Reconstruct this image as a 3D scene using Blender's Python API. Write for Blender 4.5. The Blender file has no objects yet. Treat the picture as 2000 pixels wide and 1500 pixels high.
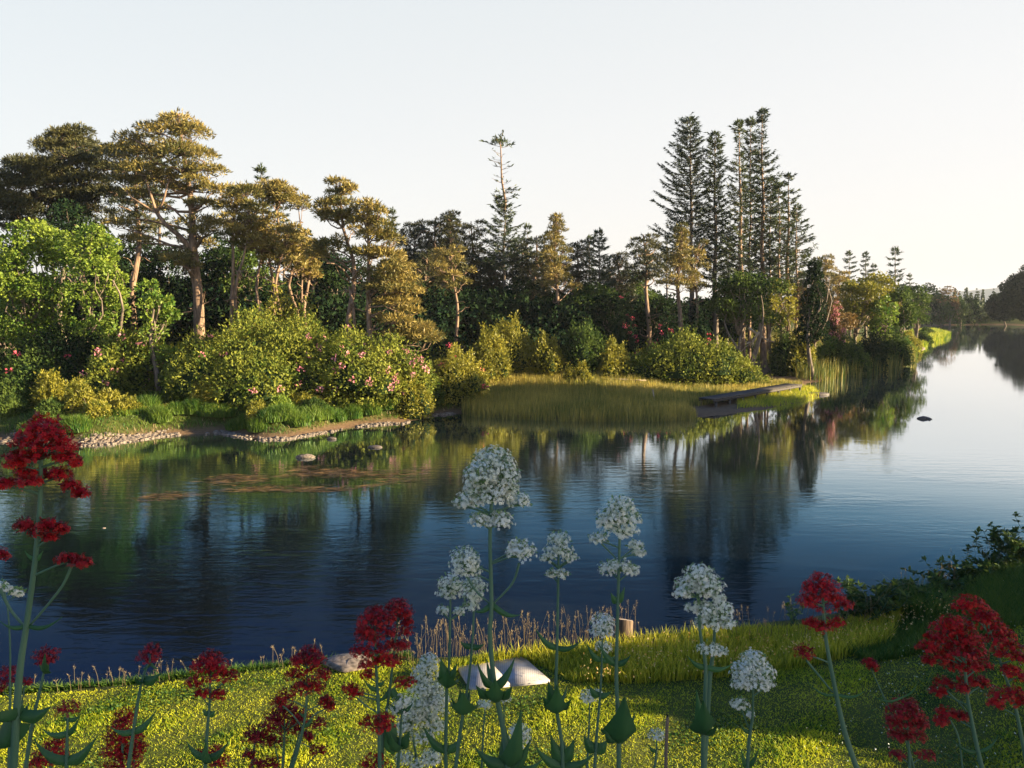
import bpy, math, random
import numpy as np
from mathutils import Vector
R_ = math.radians
rng = np.random.default_rng(7)
random.seed(7)
scene = bpy.context.scene
col = scene.collection

# ------------------------------------------------------------------ camera
F = 1570.0            # focal length in photo pixels (photo 2000 x 1500)
H = 7.0               # eye height above the water
PITCH = math.atan(160.0 / F)
cam_d = bpy.data.cameras.new('camera')
cam_d.sensor_width = 36.0
cam_d.lens = 36.0 * F / 2000.0
cam_d.clip_start = 0.05
cam_d.clip_end = 6000
cam = bpy.data.objects.new('camera', cam_d)
col.objects.link(cam)
cam.location = (0, 0, H)
cam.rotation_euler = (math.pi / 2 - PITCH, 0, 0)
scene.camera = cam

# ------------------------------------------------------------------ sky, sun, exposure
SUN_AZ, SUN_EL = 100.0, 14.0      # clockwise from the view direction, above the horizon
world = bpy.data.worlds.new('World')
scene.world = world
world.use_nodes = True
nt = world.node_tree
nt.nodes.clear()
N = nt.nodes.new
L = nt.links.new
out = N('ShaderNodeOutputWorld')
bg = N('ShaderNodeBackground')
sky = N('ShaderNodeTexSky')
sky.sky_type = 'NISHITA'
sky.sun_disc = False
sky.sun_elevation = R_(SUN_EL)
sky.sun_rotation = R_(SUN_AZ)
sky.air_density = 1.0
sky.dust_density = 1.5
sky.ozone_density = 2.0
tc = N('ShaderNodeTexCoord')
sep = N('ShaderNodeSeparateXYZ')
L(tc.outputs['Generated'], sep.inputs[0])
ramp = N('ShaderNodeValToRGB')      # thin high cloud whitening the low sky
cr = ramp.color_ramp
cr.elements[0].position = 0.0
cr.elements[0].color = (5.35, 5.05, 4.8, 1)
cr.elements[1].position = 1.0
cr.elements[1].color = (0.15, 0.60, 2.1, 1)
for pos, c in ((0.16, (5.1, 5.0, 4.85)), (0.38, (4.45, 4.65, 4.65)), (0.46, (1.15, 2.9, 5.2)), (0.60, (0.3, 1.3, 4.2))):
    e = cr.elements.new(pos)
    e.color = (*c, 1)
side = N('ShaderNodeMath'); side.operation = 'MULTIPLY_ADD'      # whiter towards the sun
side.inputs[1].default_value = -0.16
L(sep.outputs[0], side.inputs[0])
L(sep.outputs[2], side.inputs[2])
L(side.outputs[0], ramp.inputs[0])
mx = N('ShaderNodeMix'); mx.data_type = 'RGBA'
mx.inputs[0].default_value = 0.86
L(sky.outputs[0], mx.inputs[6])
L(ramp.outputs[0], mx.inputs[7])
L(mx.outputs[2], bg.inputs[0])
bg.inputs[1].default_value = 0.050
L(bg.outputs[0], out.inputs[0])

sun_d = bpy.data.lights.new('sun', 'SUN')
sun_d.energy = 5.0
sun_d.angle = R_(0.5)
sun_d.color = (1.0, 0.80, 0.50)
sun = bpy.data.objects.new('sun', sun_d)
col.objects.link(sun)
sv = Vector((math.sin(R_(SUN_AZ)) * math.cos(R_(SUN_EL)), math.cos(R_(SUN_AZ)) * math.cos(R_(SUN_EL)), math.sin(R_(SUN_EL))))
sun.rotation_euler = sv.to_track_quat('Z', 'Y').to_euler()
sun.location = (60, 0, 40)
scene.view_settings.view_transform = 'Standard'
scene.view_settings.look = 'None'
scene.view_settings.gamma = 1
scene.view_settings.exposure = 2.0

# ------------------------------------------------------------------ pixel -> world helpers
cp, sp = math.cos(PITCH), math.sin(PITCH)
def ray(px, py):
    u = (px - 1000.0) / F; v = (750.0 - py) / F
    return np.array([u, cp + v * sp, -sp + v * cp])
def P(px, py, d):
    r = ray(px, py)
    return np.array([0, 0, H]) + r * (d / r[1])
def hit(px, py, z=0.0):
    r = ray(px, py)
    return np.array([0, 0, H]) + r * ((z - H) / r[2])
def py_of(y, z):      # photo row of a point
    vy = y * cp - (z - H) * sp; vz = y * sp + (z - H) * cp
    return 750 - F * vz / vy
def sstep(a, b, x):
    t = np.clip((x - a) / (b - a), 0, 1)
    return t * t * (3 - 2 * t)

# ------------------------------------------------------------------ mesh builder
class MB:
    def __init__(s):
        s.v = []; s.f3 = []; s.f4 = []; s.t3 = []; s.t4 = []; s.n = 0
    def _add(s, V):
        V = np.asarray(V, dtype=float).reshape(-1, 3)
        o = s.n; s.v.append(V); s.n += len(V); return o
    def mesh(s, V, faces, tint=0.5):
        o = s._add(V)
        for f in faces:
            (s.f3 if len(f) == 3 else s.f4).append(np.array([f]) + o)
            (s.t3 if len(f) == 3 else s.t4).append(np.array([tint], dtype=float))
    def arr(s, V, Fa, tint):       # V (n,3), Fa (m,3|4) ints, tint (m,)
        o = s._add(V)
        Fa = np.asarray(Fa) + o
        t = np.broadcast_to(np.asarray(tint, dtype=float), (len(Fa),)).copy()
        if Fa.shape[1] == 3: s.f3.append(Fa); s.t3.append(t)
        else: s.f4.append(Fa); s.t4.append(t)
    def quads(s, A, B, C, D, tint):
        n = len(A)
        V = np.stack([A, B, C, D], 1).reshape(-1, 3)
        s.arr(V, np.arange(n * 4).reshape(n, 4), tint)
    def tris(s, A, B, C, tint):
        n = len(A)
        V = np.stack([A, B, C], 1).reshape(-1, 3)
        s.arr(V, np.arange(n * 3).reshape(n, 3), tint)
    def tube(s, pts, rad, sides=6, tint=0.5, cap=False):
        pts = np.asarray(pts, dtype=float); n = len(pts)
        rad = np.broadcast_to(np.asarray(rad, dtype=float), (n,))
        T = np.gradient(pts, axis=0)
        T /= np.linalg.norm(T, axis=1, keepdims=True) + 1e-9
        ref = np.array([0.31, 0.95, 0.05]) if abs(T[:, 1].mean()) < 0.8 else np.array([1.0, 0.1, 0.0])
        A = np.cross(T, ref); A /= np.linalg.norm(A, axis=1, keepdims=True) + 1e-9
        B = np.cross(T, A)
        a = np.arange(sides) * 2 * math.pi / sides
        ring = pts[:, None, :] + rad[:, None, None] * (np.cos(a)[None, :, None] * A[:, None, :] + np.sin(a)[None, :, None] * B[:, None, :])
        i = np.arange(n - 1)[:, None] * sides; j = np.arange(sides)[None, :]; k = (j + 1) % sides
        Fq = np.stack([i + j, i + k, i + sides + k, i + sides + j], -1).reshape(-1, 4)
        s.arr(ring.reshape(-1, 3), Fq, tint)
        if cap:
            o = s.n
            c = s._add([pts[-1]])
            s.f3.append(np.stack([o - sides + np.arange(sides), o - sides + (np.arange(sides) + 1) % sides, np.full(sides, c)], 1))
            s.t3.append(np.full(sides, float(tint)))
    def box(s, c, h, rz=0.0, tint=0.5, tilt=0.0):
        c = np.asarray(c, float)
        q = np.array([[x, y, z] for x in (-1, 1) for y in (-1, 1) for z in (-1, 1)], float) * np.asarray(h, float)
        cx, sx = math.cos(tilt), math.sin(tilt)
        q = np.stack([q[:, 0] * cx - q[:, 2] * sx, q[:, 1], q[:, 0] * sx + q[:, 2] * cx], 1)
        cr_, sr_ = math.cos(rz), math.sin(rz)
        q = np.stack([q[:, 0] * cr_ - q[:, 1] * sr_, q[:, 0] * sr_ + q[:, 1] * cr_, q[:, 2]], 1) + c
        s.arr(q, np.array([[0, 1, 3, 2], [4, 6, 7, 5], [0, 4, 5, 1], [2, 3, 7, 6], [0, 2, 6, 4], [1, 5, 7, 3]]), tint)
    def leaves(s, C, D, S, Ln, W, tint):
        D = D / (np.linalg.norm(D, axis=1, keepdims=True) + 1e-9)
        S = np.cross(D, S); S /= np.linalg.norm(S, axis=1, keepdims=True) + 1e-9
        Ln = np.broadcast_to(Ln, (len(C),))[:, None]; W = np.broadcast_to(W, (len(C),))[:, None]
        M = C + D * Ln * 0.5
        s.quads(C, M + S * W * 0.5, C + D * Ln, M - S * W * 0.5, tint)
    def build(s, name, mat, parent=None, origin=None, smooth=False):
        me = bpy.data.meshes.new(name)
        if s.n:
            V = np.concatenate(s.v)
            if origin is not None: V = V - np.asarray(origin)
            me.vertices.add(len(V)); me.vertices.foreach_set('co', V.astype(np.float32).ravel())
            l3 = np.concatenate(s.f3) if s.f3 else np.zeros((0, 3), int)
            l4 = np.concatenate(s.f4) if s.f4 else np.zeros((0, 4), int)
            tt = np.concatenate(s.t3 + s.t4)
            idx = np.concatenate([l3.ravel(), l4.ravel()])
            me.loops.add(len(idx)); me.loops.foreach_set('vertex_index', idx.astype(np.int32))
            st = np.concatenate([np.arange(len(l3)) * 3, len(l3) * 3 + np.arange(len(l4)) * 4])
            me.polygons.add(len(st)); me.polygons.foreach_set('loop_start', st.astype(np.int32))
            me.update(calc_edges=True)
            me.validate()
            at = me.attributes.new('tint', 'FLOAT', 'FACE')
            if len(me.polygons) == len(tt):
                at.data.foreach_set('value', tt.astype(np.float32))
            if smooth: me.polygons.foreach_set('use_smooth', np.ones(len(me.polygons), dtype=bool))
        me.materials.append(mat)
        o = bpy.data.objects.new(name, me)
        col.objects.link(o)
        if parent: o.parent = parent
        elif origin is not None: o.location = origin
        return o

def tag(o, label=None, cat=None, group=None, kind=None):
    if label: o['label'] = label
    if cat: o['category'] = cat
    if group: o['group'] = group
    if kind: o['kind'] = kind
    return o
def empty(name, loc, label, cat, group=None):
    o = bpy.data.objects.new(name, None); col.objects.link(o)
    o.location = loc; o.empty_display_size = 0.2
    return tag(o, label, cat, group)
def copy_tree(o, parent=None):
    c = o.copy(); col.objects.link(c); c.parent = parent
    for ch in list(o.children): copy_tree(ch, c)
    return c
def rdir(n):
    v = rng.normal(size=(n, 3)); return v / np.linalg.norm(v, axis=1, keepdims=True)

# ------------------------------------------------------------------ materials
def nmat(name):
    m = bpy.data.materials.new(name); m.use_nodes = True
    t = m.node_tree; t.nodes.clear()
    o = t.nodes.new('ShaderNodeOutputMaterial')
    return m, t, o
def rgb(c): return (c[0], c[1], c[2], 1)
def leaf_mat(name, c0, c1, transl=0.3, rough=0.5, spec=0.3, nscale=0.6, tcol=None):
    """two foliage colours mixed by the per-face tint and a soft world noise; some light passes through"""
    m, t, o = nmat(name); n = t.nodes.new; l = t.links.new
    at = n('ShaderNodeAttribute'); at.attribute_name = 'tint'
    geo = n('ShaderNodeNewGeometry')
    nz = n('ShaderNodeTexNoise'); nz.inputs['Scale'].default_value = nscale; nz.inputs['Detail'].default_value = 2
    l(geo.outputs['Position'], nz.inputs['Vector'])
    ad = n('ShaderNodeMath'); ad.operation = 'MULTIPLY_ADD'; ad.inputs[1].default_value = 1.4; ad.inputs[2].default_value = -0.7
    l(nz.outputs[0], ad.inputs[0])
    a2 = n('ShaderNodeMath'); a2.operation = 'ADD'; a2.use_clamp = True
    l(ad.outputs[0], a2.inputs[0]); l(at.outputs['Fac'], a2.inputs[1])
    mi = n('ShaderNodeMix'); mi.data_type = 'RGBA'
    mi.inputs[6].default_value = rgb(c0); mi.inputs[7].default_value = rgb(c1)
    l(a2.outputs[0], mi.inputs[0])
    b = n('ShaderNodeBsdfPrincipled'); b.inputs['Roughness'].default_value = rough
    b.inputs['Specular IOR Level'].default_value = spec
    l(mi.outputs[2], b.inputs['Base Color'])
    tr = n('ShaderNodeBsdfTranslucent')
    if tcol:
        m2 = n('ShaderNodeMix'); m2.data_type = 'RGBA'; m2.blend_type = 'MULTIPLY'; m2.inputs[0].default_value = 1
        m2.inputs[7].default_value = rgb(tcol); l(mi.outputs[2], m2.inputs[6]); l(m2.outputs[2], tr.inputs[0])
    else: l(mi.outputs[2], tr.inputs[0])
    ms = n('ShaderNodeMixShader'); ms.inputs[0].default_value = transl
    l(b.outputs[0], ms.inputs[1]); l(tr.outputs[0], ms.inputs[2]); l(ms.outputs[0], o.inputs[0])
    return m
def solid_mat(name, c0, c1, scale=6, rough=0.8, bump=0.4, stretch=(1, 1, 1), detail=4, spec=0.3, bdist=0.02):
    m, t, o = nmat(name); n = t.nodes.new; l = t.links.new
    tc = n('ShaderNodeTexCoord'); mp = n('ShaderNodeMapping'); mp.inputs['Scale'].default_value = stretch
    l(tc.outputs['Object'], mp.inputs[0])
    nz = n('ShaderNodeTexNoise'); nz.inputs['Scale'].default_value = scale; nz.inputs['Detail'].default_value = detail
    l(mp.outputs[0], nz.inputs['Vector'])
    cr = n('ShaderNodeValToRGB'); cr.color_ramp.elements[0].position = 0.32; cr.color_ramp.elements[1].position = 0.68
    cr.color_ramp.elements[0].color = rgb(c0); cr.color_ramp.elements[1].color = rgb(c1)
    l(nz.outputs[0], cr.inputs[0])
    b = n('ShaderNodeBsdfPrincipled'); b.inputs['Roughness'].default_value = rough
    b.inputs['Specular IOR Level'].default_value = spec
    l(cr.outputs[0], b.inputs['Base Color'])
    bp = n('ShaderNodeBump'); bp.inputs['Strength'].default_value = bump; bp.inputs['Distance'].default_value = bdist
    l(nz.outputs[0], bp.inputs['Height']); l(bp.outputs[0], b.inputs['Normal'])
    l(b.outputs[0], o.inputs[0])
    return m

M = {}
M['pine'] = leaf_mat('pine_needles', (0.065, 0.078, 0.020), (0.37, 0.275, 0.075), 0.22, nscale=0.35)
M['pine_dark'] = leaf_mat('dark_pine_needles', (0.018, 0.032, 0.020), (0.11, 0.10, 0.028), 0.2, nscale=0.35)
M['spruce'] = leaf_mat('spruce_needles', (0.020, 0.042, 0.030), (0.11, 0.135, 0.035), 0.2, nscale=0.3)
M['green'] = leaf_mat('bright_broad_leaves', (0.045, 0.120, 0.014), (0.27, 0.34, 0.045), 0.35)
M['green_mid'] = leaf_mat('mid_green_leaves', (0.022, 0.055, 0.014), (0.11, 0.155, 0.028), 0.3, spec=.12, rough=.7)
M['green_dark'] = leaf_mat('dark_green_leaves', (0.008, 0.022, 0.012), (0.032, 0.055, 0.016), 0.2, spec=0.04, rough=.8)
M['yellow_green'] = leaf_mat('yellow_green_leaves', (0.10, 0.115, 0.014), (0.36, 0.32, 0.040), 0.35)
M['brown_leaf'] = leaf_mat('bronze_leaves', (0.09, 0.060, 0.018), (0.22, 0.135, 0.040), 0.3)
M['laurel'] = leaf_mat('glossy_rhododendron_leaves', (0.045, 0.085, 0.012), (0.27, 0.28, 0.040), 0.25, rough=0.6, spec=0.14)
M['pink'] = leaf_mat('pink_blossom', (0.55, 0.16, 0.22), (0.75, 0.36, 0.38), 0.3)
M['deep_pink'] = leaf_mat('deep_pink_blossom', (0.55, 0.05, 0.10), (0.75, 0.16, 0.20), 0.3)
M['bark_pine'] = solid_mat('orange_pine_bark', (0.10, 0.062, 0.042), (0.34, 0.23, 0.155), 3, 0.85, 0.6, (2, 2, 0.5))
M['bark_grey'] = solid_mat('grey_bark', (0.08, 0.065, 0.05), (0.26, 0.20, 0.15), 3, 0.85, 0.6, (2, 2, 0.5))
M['dead_wood'] = solid_mat('dead_pale_wood', (0.24, 0.18, 0.13), (0.50, 0.40, 0.30), 3, 0.85, 0.3)
M['core'] = solid_mat('shaded_twigs', (0.010, 0.014, 0.008), (0.028, 0.034, 0.016), 2, 0.95, 0.3)
M['grass'] = leaf_mat('lawn_blades', (0.08, 0.20, 0.012), (0.66, 0.66, 0.035), 0.5, nscale=1.6)
M['tall_grass'] = leaf_mat('tall_grass_blades', (0.13, 0.22, 0.014), (0.66, 0.58, 0.05), 0.45, nscale=0.7)
M['lush_grass'] = leaf_mat('lush_bank_grass', (0.025, 0.10, 0.014), (0.17, 0.24, 0.03), 0.4, nscale=0.6)
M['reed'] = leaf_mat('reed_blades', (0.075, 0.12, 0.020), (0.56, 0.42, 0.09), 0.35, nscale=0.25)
M['seed'] = leaf_mat('dry_seed_heads', (0.16, 0.12, 0.06), (0.42, 0.31, 0.16), 0.3)
M['stone'] = solid_mat('shore_stone', (0.06, 0.05, 0.04), (0.30, 0.24, 0.19), 5, 0.85, 0.5)
M['wet_stone'] = solid_mat('wet_dark_stone', (0.04, 0.035, 0.03), (0.16, 0.13, 0.11), 5, 0.5, 0.5)
M['jetty'] = solid_mat('weathered_deck', (0.035, 0.030, 0.027), (0.10, 0.088, 0.078), 3, 0.8, 0.4, (1, 6, 6))
M['red'] = leaf_mat('red_petals', (0.27, 0.004, 0.007), (0.62, 0.013, 0.016), 0.28, nscale=8)
M['red_dark'] = leaf_mat('deep_red_petals', (0.17, 0.005, 0.012), (0.42, 0.012, 0.020), 0.25, nscale=8)
M['white'] = leaf_mat('white_petals', (0.72, 0.78, 0.62), (0.94, 0.94, 0.86), 0.3, nscale=8)
M['bud'] = leaf_mat('green_buds', (0.10, 0.20, 0.07), (0.22, 0.34, 0.13), 0.25, nscale=8)
M['red_stalk'] = leaf_mat('dark_red_stalks', (0.10, 0.02, 0.02), (0.22, 0.04, 0.035), 0.1, nscale=8)
M['stem'] = leaf_mat('valerian_stem', (0.045, 0.115, 0.070), (0.11, 0.20, 0.125), 0.08, rough=0.55, nscale=14)
M['leaf'] = leaf_mat('valerian_leaf', (0.022, 0.075, 0.035), (0.060, 0.145, 0.065), 0.30, rough=0.5, nscale=12, tcol=(1.6, 1.6, 0.5))
M['flower_dots'] = leaf_mat('small_wildflowers', (0.75, 0.35, 0.05), (0.90, 0.75, 0.35), 0.4)
M['weed'] = leaf_mat('river_weed', (0.035, 0.024, 0.010), (0.26, 0.155, 0.055), 0.1, rough=0.35, nscale=0.8)

# ------------------------------------------------------------------ shoreline and terrain
far_px = [(-2600, 905), (-900, 885), (-300, 872), (0, 862), (150, 870), (225, 865), (330, 851), (430, 846), (500, 860), (565, 858), (640, 845),
          (700, 833), (790, 827), (850, 812), (890, 808), (930, 812), (1000, 816), (1120, 821), (1250, 822), (1380, 815), (1480, 803), (1560, 788),
          (1604, 771), (1590, 760), (1575, 750), (1610, 744), (1690, 730), (1765, 714), (1786, 703), (1768, 695), (1790, 688), (1818, 673), (1852, 661),
          (1858, 655), (1830, 647), (1800, 642), (1850, 639), (1900, 637), (1950, 635), (1964, 636), (1980, 641), (2120, 660), (2500, 700), (3000, 765)]
near_px = [(3400, 850), (2700, 905), (2300, 968), (2120, 1030), (2000, 1082), (1900, 1118), (1800, 1146), (1650, 1190), (1450, 1214), (1250, 1232), (1150, 1244), (1050, 1258), (920, 1270),
           (800, 1276), (600, 1290), (400, 1310), (200, 1334), (0, 1346), (-300, 1362), (-1200, 1420), (-2600, 1480)]
shore = np.array([hit(*p)[:2] for p in far_px] + [hit(x_, y_, .8)[:2] + np.array([0, .62]) for x_, y_ in near_px])
NFAR = len(far_px)
def shore_dist(pts):
    """signed distance to the shoreline (negative in the water) and index of the nearest stretch"""
    pts = np.asarray(pts, float); A = shore; B = np.roll(shore, -1, 0)
    best = np.full(len(pts), 1e9); bi = np.zeros(len(pts), int); inside = np.zeros(len(pts), bool)
    for i in range(len(A)):
        a, b = A[i], B[i]; ab = b - a
        t = np.clip(((pts - a) @ ab) / (ab @ ab), 0, 1)
        d = np.hypot(*(pts - (a + t[:, None] * ab)).T)
        m = d < best; best[m] = d[m]; bi[m] = i
        c = ((a[1] > pts[:, 1]) != (b[1] > pts[:, 1]))
        with np.errstate(divide='ignore', invalid='ignore'):
            xi = a[0] + (pts[:, 1] - a[1]) * (b[0] - a[0]) / (b[1] - a[1] + 1e-12)
        inside ^= (c & (pts[:, 0] < xi))
    return np.where(inside, -best, best), bi
def wob(x, y):
    return (np.sin(x * 0.9 + 1.3 * np.sin(y * 0.7)) + np.sin(y * 1.3 + x * 0.4 + 2) + np.sin(x * 2.3 - y * 1.7)) / 3.0
def gz(x, y):
    x = np.atleast_1d(np.asarray(x, float)); y = np.atleast_1d(np.asarray(y, float))
    d, bi = shore_dist(np.stack([x, y], 1))
    near = (bi >= NFAR - 1) & (bi < len(shore) - 1) & (y < 45)
    low = sstep(-6, -1, x)
    zf_l = 0.95 * sstep(0.4, 2.6, d) + 0.08 * sstep(0, 1, d)
    zf_r = 0.10 * sstep(0, 1.0, d)
    rise = 2.6 * sstep(8, 34, d) + 3.0 * sstep(30, 120, d)
    zf = zf_l * (1 - low) + zf_r * low + rise + 0.07 * wob(x, y) * sstep(0.5, 3, d)
    zn = 0.80 * sstep(0.0, 0.8, d) + 0.020 * np.clip(d, 0, 30) + 0.05 * wob(x * 0.8, y) * sstep(0.5, 3, d) + 0.9 * sstep(5, 12, x) * sstep(0, 3, d)
    z = np.where(near, zn, zf)
    return np.where(d < 0, -0.04 - 0.28 * np.minimum(-d, 6), z)

xs = np.concatenate([-np.geomspace(1800, 60, 26), np.linspace(-56, 56, 190), np.geomspace(60, 1800, 26)])
ys = np.concatenate([np.linspace(-60, 2, 12), np.linspace(4, 24, 60), np.linspace(24.6, 110, 120), np.geomspace(113, 2600, 44)])
X, Y = np.meshgrid(xs, ys)
Z = gz(X.ravel(), Y.ravel())
nx, ny = len(xs), len(ys)
idx = np.arange(nx * ny).reshape(ny, nx)
mb = MB()
mb.arr(np.stack([X.ravel(), Y.ravel(), Z], 1), np.stack([idx[:-1, :-1], idx[:-1, 1:], idx[1:, 1:], idx[1:, :-1]], -1).reshape(-1, 4), 0.5)
m, t, o = nmat('ground_earth_and_turf'); n = t.nodes.new; l = t.links.new
geo = n('ShaderNodeNewGeometry'); sp3 = n('ShaderNodeSeparateXYZ'); l(geo.outputs['Position'], sp3.inputs[0])
nz = n('ShaderNodeTexNoise'); nz.inputs['Scale'].default_value = 0.8; nz.inputs['Detail'].default_value = 6; l(geo.outputs['Position'], nz.inputs['Vector'])
cr1 = n('ShaderNodeValToRGB'); cr1.color_ramp.elements[0].position = .35; cr1.color_ramp.elements[1].position = .65
cr1.color_ramp.elements[0].color = (0.030, 0.050, 0.010, 1); cr1.color_ramp.elements[1].color = (0.085, 0.095, 0.020, 1); l(nz.outputs[0], cr1.inputs[0])
mr = n('ShaderNodeMapRange'); mr.inputs[1].default_value = 0.08; mr.inputs[2].default_value = 0.45; l(sp3.outputs[2], mr.inputs[0])
cr2 = n('ShaderNodeValToRGB'); cr2.color_ramp.elements[0].color = (0.07, 0.045, 0.028, 1); cr2.color_ramp.elements[1].color = (0.22, 0.14, 0.08, 1)
nz2 = n('ShaderNodeTexNoise'); nz2.inputs['Scale'].default_value = 5; nz2.inputs['Detail'].default_value = 8; l(geo.outputs['Position'], nz2.inputs['Vector']); l(nz2.outputs[0], cr2.inputs[0])
mi = n('ShaderNodeMix'); mi.data_type = 'RGBA'; l(mr.outputs[0], mi.inputs[0]); l(cr2.outputs[0], mi.inputs[6]); l(cr1.outputs[0], mi.inputs[7])
b = n('ShaderNodeBsdfPrincipled'); b.inputs['Roughness'].default_value = 0.95; b.inputs['Specular IOR Level'].default_value = 0.1
bp = n('ShaderNodeBump'); bp.inputs['Strength'].default_value = 0.8; bp.inputs['Distance'].default_value = 0.06
l(nz2.outputs[0], bp.inputs['Height']); l(bp.outputs[0], b.inputs['Normal'])
l(mi.outputs[2], b.inputs['Base Color']); l(b.outputs[0], o.inputs[0])
tag(mb.build('ground', m, smooth=True), kind='structure')

# terrace bed the photographer stands behind (below the frame)
mb = MB(); mb.box((0, -2.0, 3.4), (14, 3.6, 2.42))
tag(mb.build('garden_bed', solid_mat('bed_soil', (0.03, 0.022, 0.015), (0.08, 0.06, 0.04), 9)), kind='structure')
BED = 5.82

# ------------------------------------------------------------------ water
m, t, o = nmat('lake_water'); n = t.nodes.new; l = t.links.new
geo = n('ShaderNodeNewGeometry')
def wav(scale, sx, sy, det, rot=0.0):
    mp = n('ShaderNodeMapping'); mp.inputs['Scale'].default_value = (sx, sy, 1); mp.inputs['Rotation'].default_value = (0, 0, rot)
    l(geo.outputs['Position'], mp.inputs[0])
    q = n('ShaderNodeTexNoise'); q.inputs['Scale'].default_value = scale; q.inputs['Detail'].default_value = det; q.inputs['Distortion'].default_value = 0.6
    l(mp.outputs[0], q.inputs['Vector']); return q
w1 = wav(1.0, 0.55, 2.4, 3, 0.10); w2 = wav(1.0, 2.6, 6.5, 3, -0.15); w3 = wav(0.06, 1, 1.6, 2)
ma = n('ShaderNodeMath'); ma.operation = 'MULTIPLY'; ma.inputs[1].default_value = 1.0; l(w1.outputs[0], ma.inputs[0])
mb2 = n('ShaderNodeMath'); mb2.operation = 'MULTIPLY_ADD'; mb2.inputs[1].default_value = 0.45; l(w2.outputs[0], mb2.inputs[0]); l(ma.outputs[0], mb2.inputs[2])
sx = n('ShaderNodeSeparateXYZ'); l(geo.outputs['Position'], sx.inputs[0])
yr = n('ShaderNodeMapRange'); yr.inputs[1].default_value = 44; yr.inputs[2].default_value = 20; yr.inputs[3].default_value = 0.12; yr.inputs[4].default_value = 1.0
l(sx.outputs[1], yr.inputs[0])
pr = n('ShaderNodeMapRange'); pr.inputs[1].default_value = 0.40; pr.inputs[2].default_value = 0.60; pr.inputs[3].default_value = 0.30; pr.inputs[4].default_value = 1.35
l(w3.outputs[0], pr.inputs[0])
mm = n('ShaderNodeMath'); mm.operation = 'MULTIPLY'; l(yr.outputs[0], mm.inputs[0]); l(pr.outputs[0], mm.inputs[1])
hh = n('ShaderNodeMath'); hh.operation = 'MULTIPLY'; l(mm.outputs[0], hh.inputs[0]); l(mb2.outputs[0], hh.inputs[1])
bp = n('ShaderNodeBump'); bp.inputs['Strength'].default_value = 1.0; bp.inputs['Distance'].default_value = 0.012
l(hh.outputs[0], bp.inputs['Height'])
fr = n('ShaderNodeFresnel'); fr.inputs[0].default_value = 1.33; l(bp.outputs[0], fr.inputs['Normal'])
wr = n('ShaderNodeValToRGB'); w_ = wr.color_ramp; w_.elements[0].position = 0.02; w_.elements[0].color = (.010, .020, .045, 1); w_.elements[1].position = 1.0; w_.elements[1].color = (1, 1, 1, 1)
for ps, cc in ((.09, (.012, .023, .045)), (.14, (.016, .033, .062)), (.195, (.036, .095, .165)), (.24, (.11, .22, .31)), (.29, (.36, .46, .52)), (.35, (.68, .72, .74)), (.60, (.86, .87, .88))):
    e = w_.elements.new(ps); e.color = (*cc, 1)
l(fr.outputs[0], wr.inputs[0])
gl = n('ShaderNodeBsdfGlossy'); gl.inputs['Roughness'].default_value = 0.03; l(wr.outputs[0], gl.inputs[0]); l(bp.outputs[0], gl.inputs['Normal'])
df = n('ShaderNodeBsdfDiffuse'); df.inputs[0].default_value = (0.0035, 0.0050, 0.0065, 1)
asd = n('ShaderNodeAddShader'); l(gl.outputs[0], asd.inputs[0]); l(df.outputs[0], asd.inputs[1]); l(asd.outputs[0], o.inputs[0])
M['water'] = m
mb = MB()
mb.arr(np.array([[-1800, -5, 0], [1800, -5, 0], [1800, 1500, 0], [-1800, 1500, 0]], float) * np.array([1, 1, 1]), np.array([[0, 1, 2, 3]]), 0.5)
tag(mb.build('lake_water', m), kind='structure')

# distant hill beyond the end of the lake
mb = MB(); hx = np.linspace(900, 2100, 60); V = []; 
for i, x in enumerate(hx):
    tt = (x - 900) / 1200; h = 42 * math.sin(math.pi * tt) ** 2.2 * (1 + .12 * math.sin(tt * 17)) + 0.1
    V += [(x, 2050, 0), (x, 2350, h + 4), (x, 2700, h * .8), (x, 3000, 0)]
Fh = [[i * 4 + k, (i + 1) * 4 + k, (i + 1) * 4 + k + 1, i * 4 + k + 1] for i in range(59) for k in range(3)]
mb.arr(np.array(V), np.array(Fh), .5)
tag(mb.build('hill', solid_mat('hill_heather', (0.05, 0.07, 0.07), (0.10, 0.12, 0.12), 0.01), smooth=True), kind='structure')

# ------------------------------------------------------------------ vegetation builders
def tufts(mb, c, r, n, Ln, W, up=0.5, per=3, spread=0.55, tint=0.5, low=-0.35, shell=0.45):
    """leafy tufts through a flattened ellipsoid, more of them near its surface"""
    u = rdir(n); u[:, 2] = np.where(u[:, 2] < low, -u[:, 2] * 0.6, u[:, 2])
    rad = shell + (1 - shell) * rng.random(n) ** 0.5
    pos = np.asarray(c) + u * rad[:, None] * np.asarray(r)
    D = u * np.array([1, 1, .7]) + np.array([0, 0, up])
    tn = tint + rng.normal(0, 0.16, n)
    for k in range(per):
        d = D + rng.normal(0, spread, (n, 3))
        mb.leaves(pos, d, rdir(n), Ln * rng.uniform(.65, 1.25, n), W * rng.uniform(.7, 1.3, n), np.clip(tn + rng.normal(0, .1, n), 0, 1))

def limb(mb, a, b, r0, r1, bend=0.12, sides=5, n=6):
    a = np.asarray(a, float); b = np.asarray(b, float); t = np.linspace(0, 1, n)[:, None]
    ln = np.linalg.norm(b - a); off = rng.normal(0, bend * ln, 3); off2 = rng.normal(0, bend * .5 * ln, 3)
    pts = a + (b - a) * t + off * np.sin(math.pi * t) + off2 * np.sin(2 * math.pi * t)
    mb.tube(pts, r0 + (r1 - r0) * t[:, 0], sides)
    return pts

def on_line(pts, z):
    i = int(np.argmin(np.abs(pts[:, 2] - z))); return pts[i]

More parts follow.
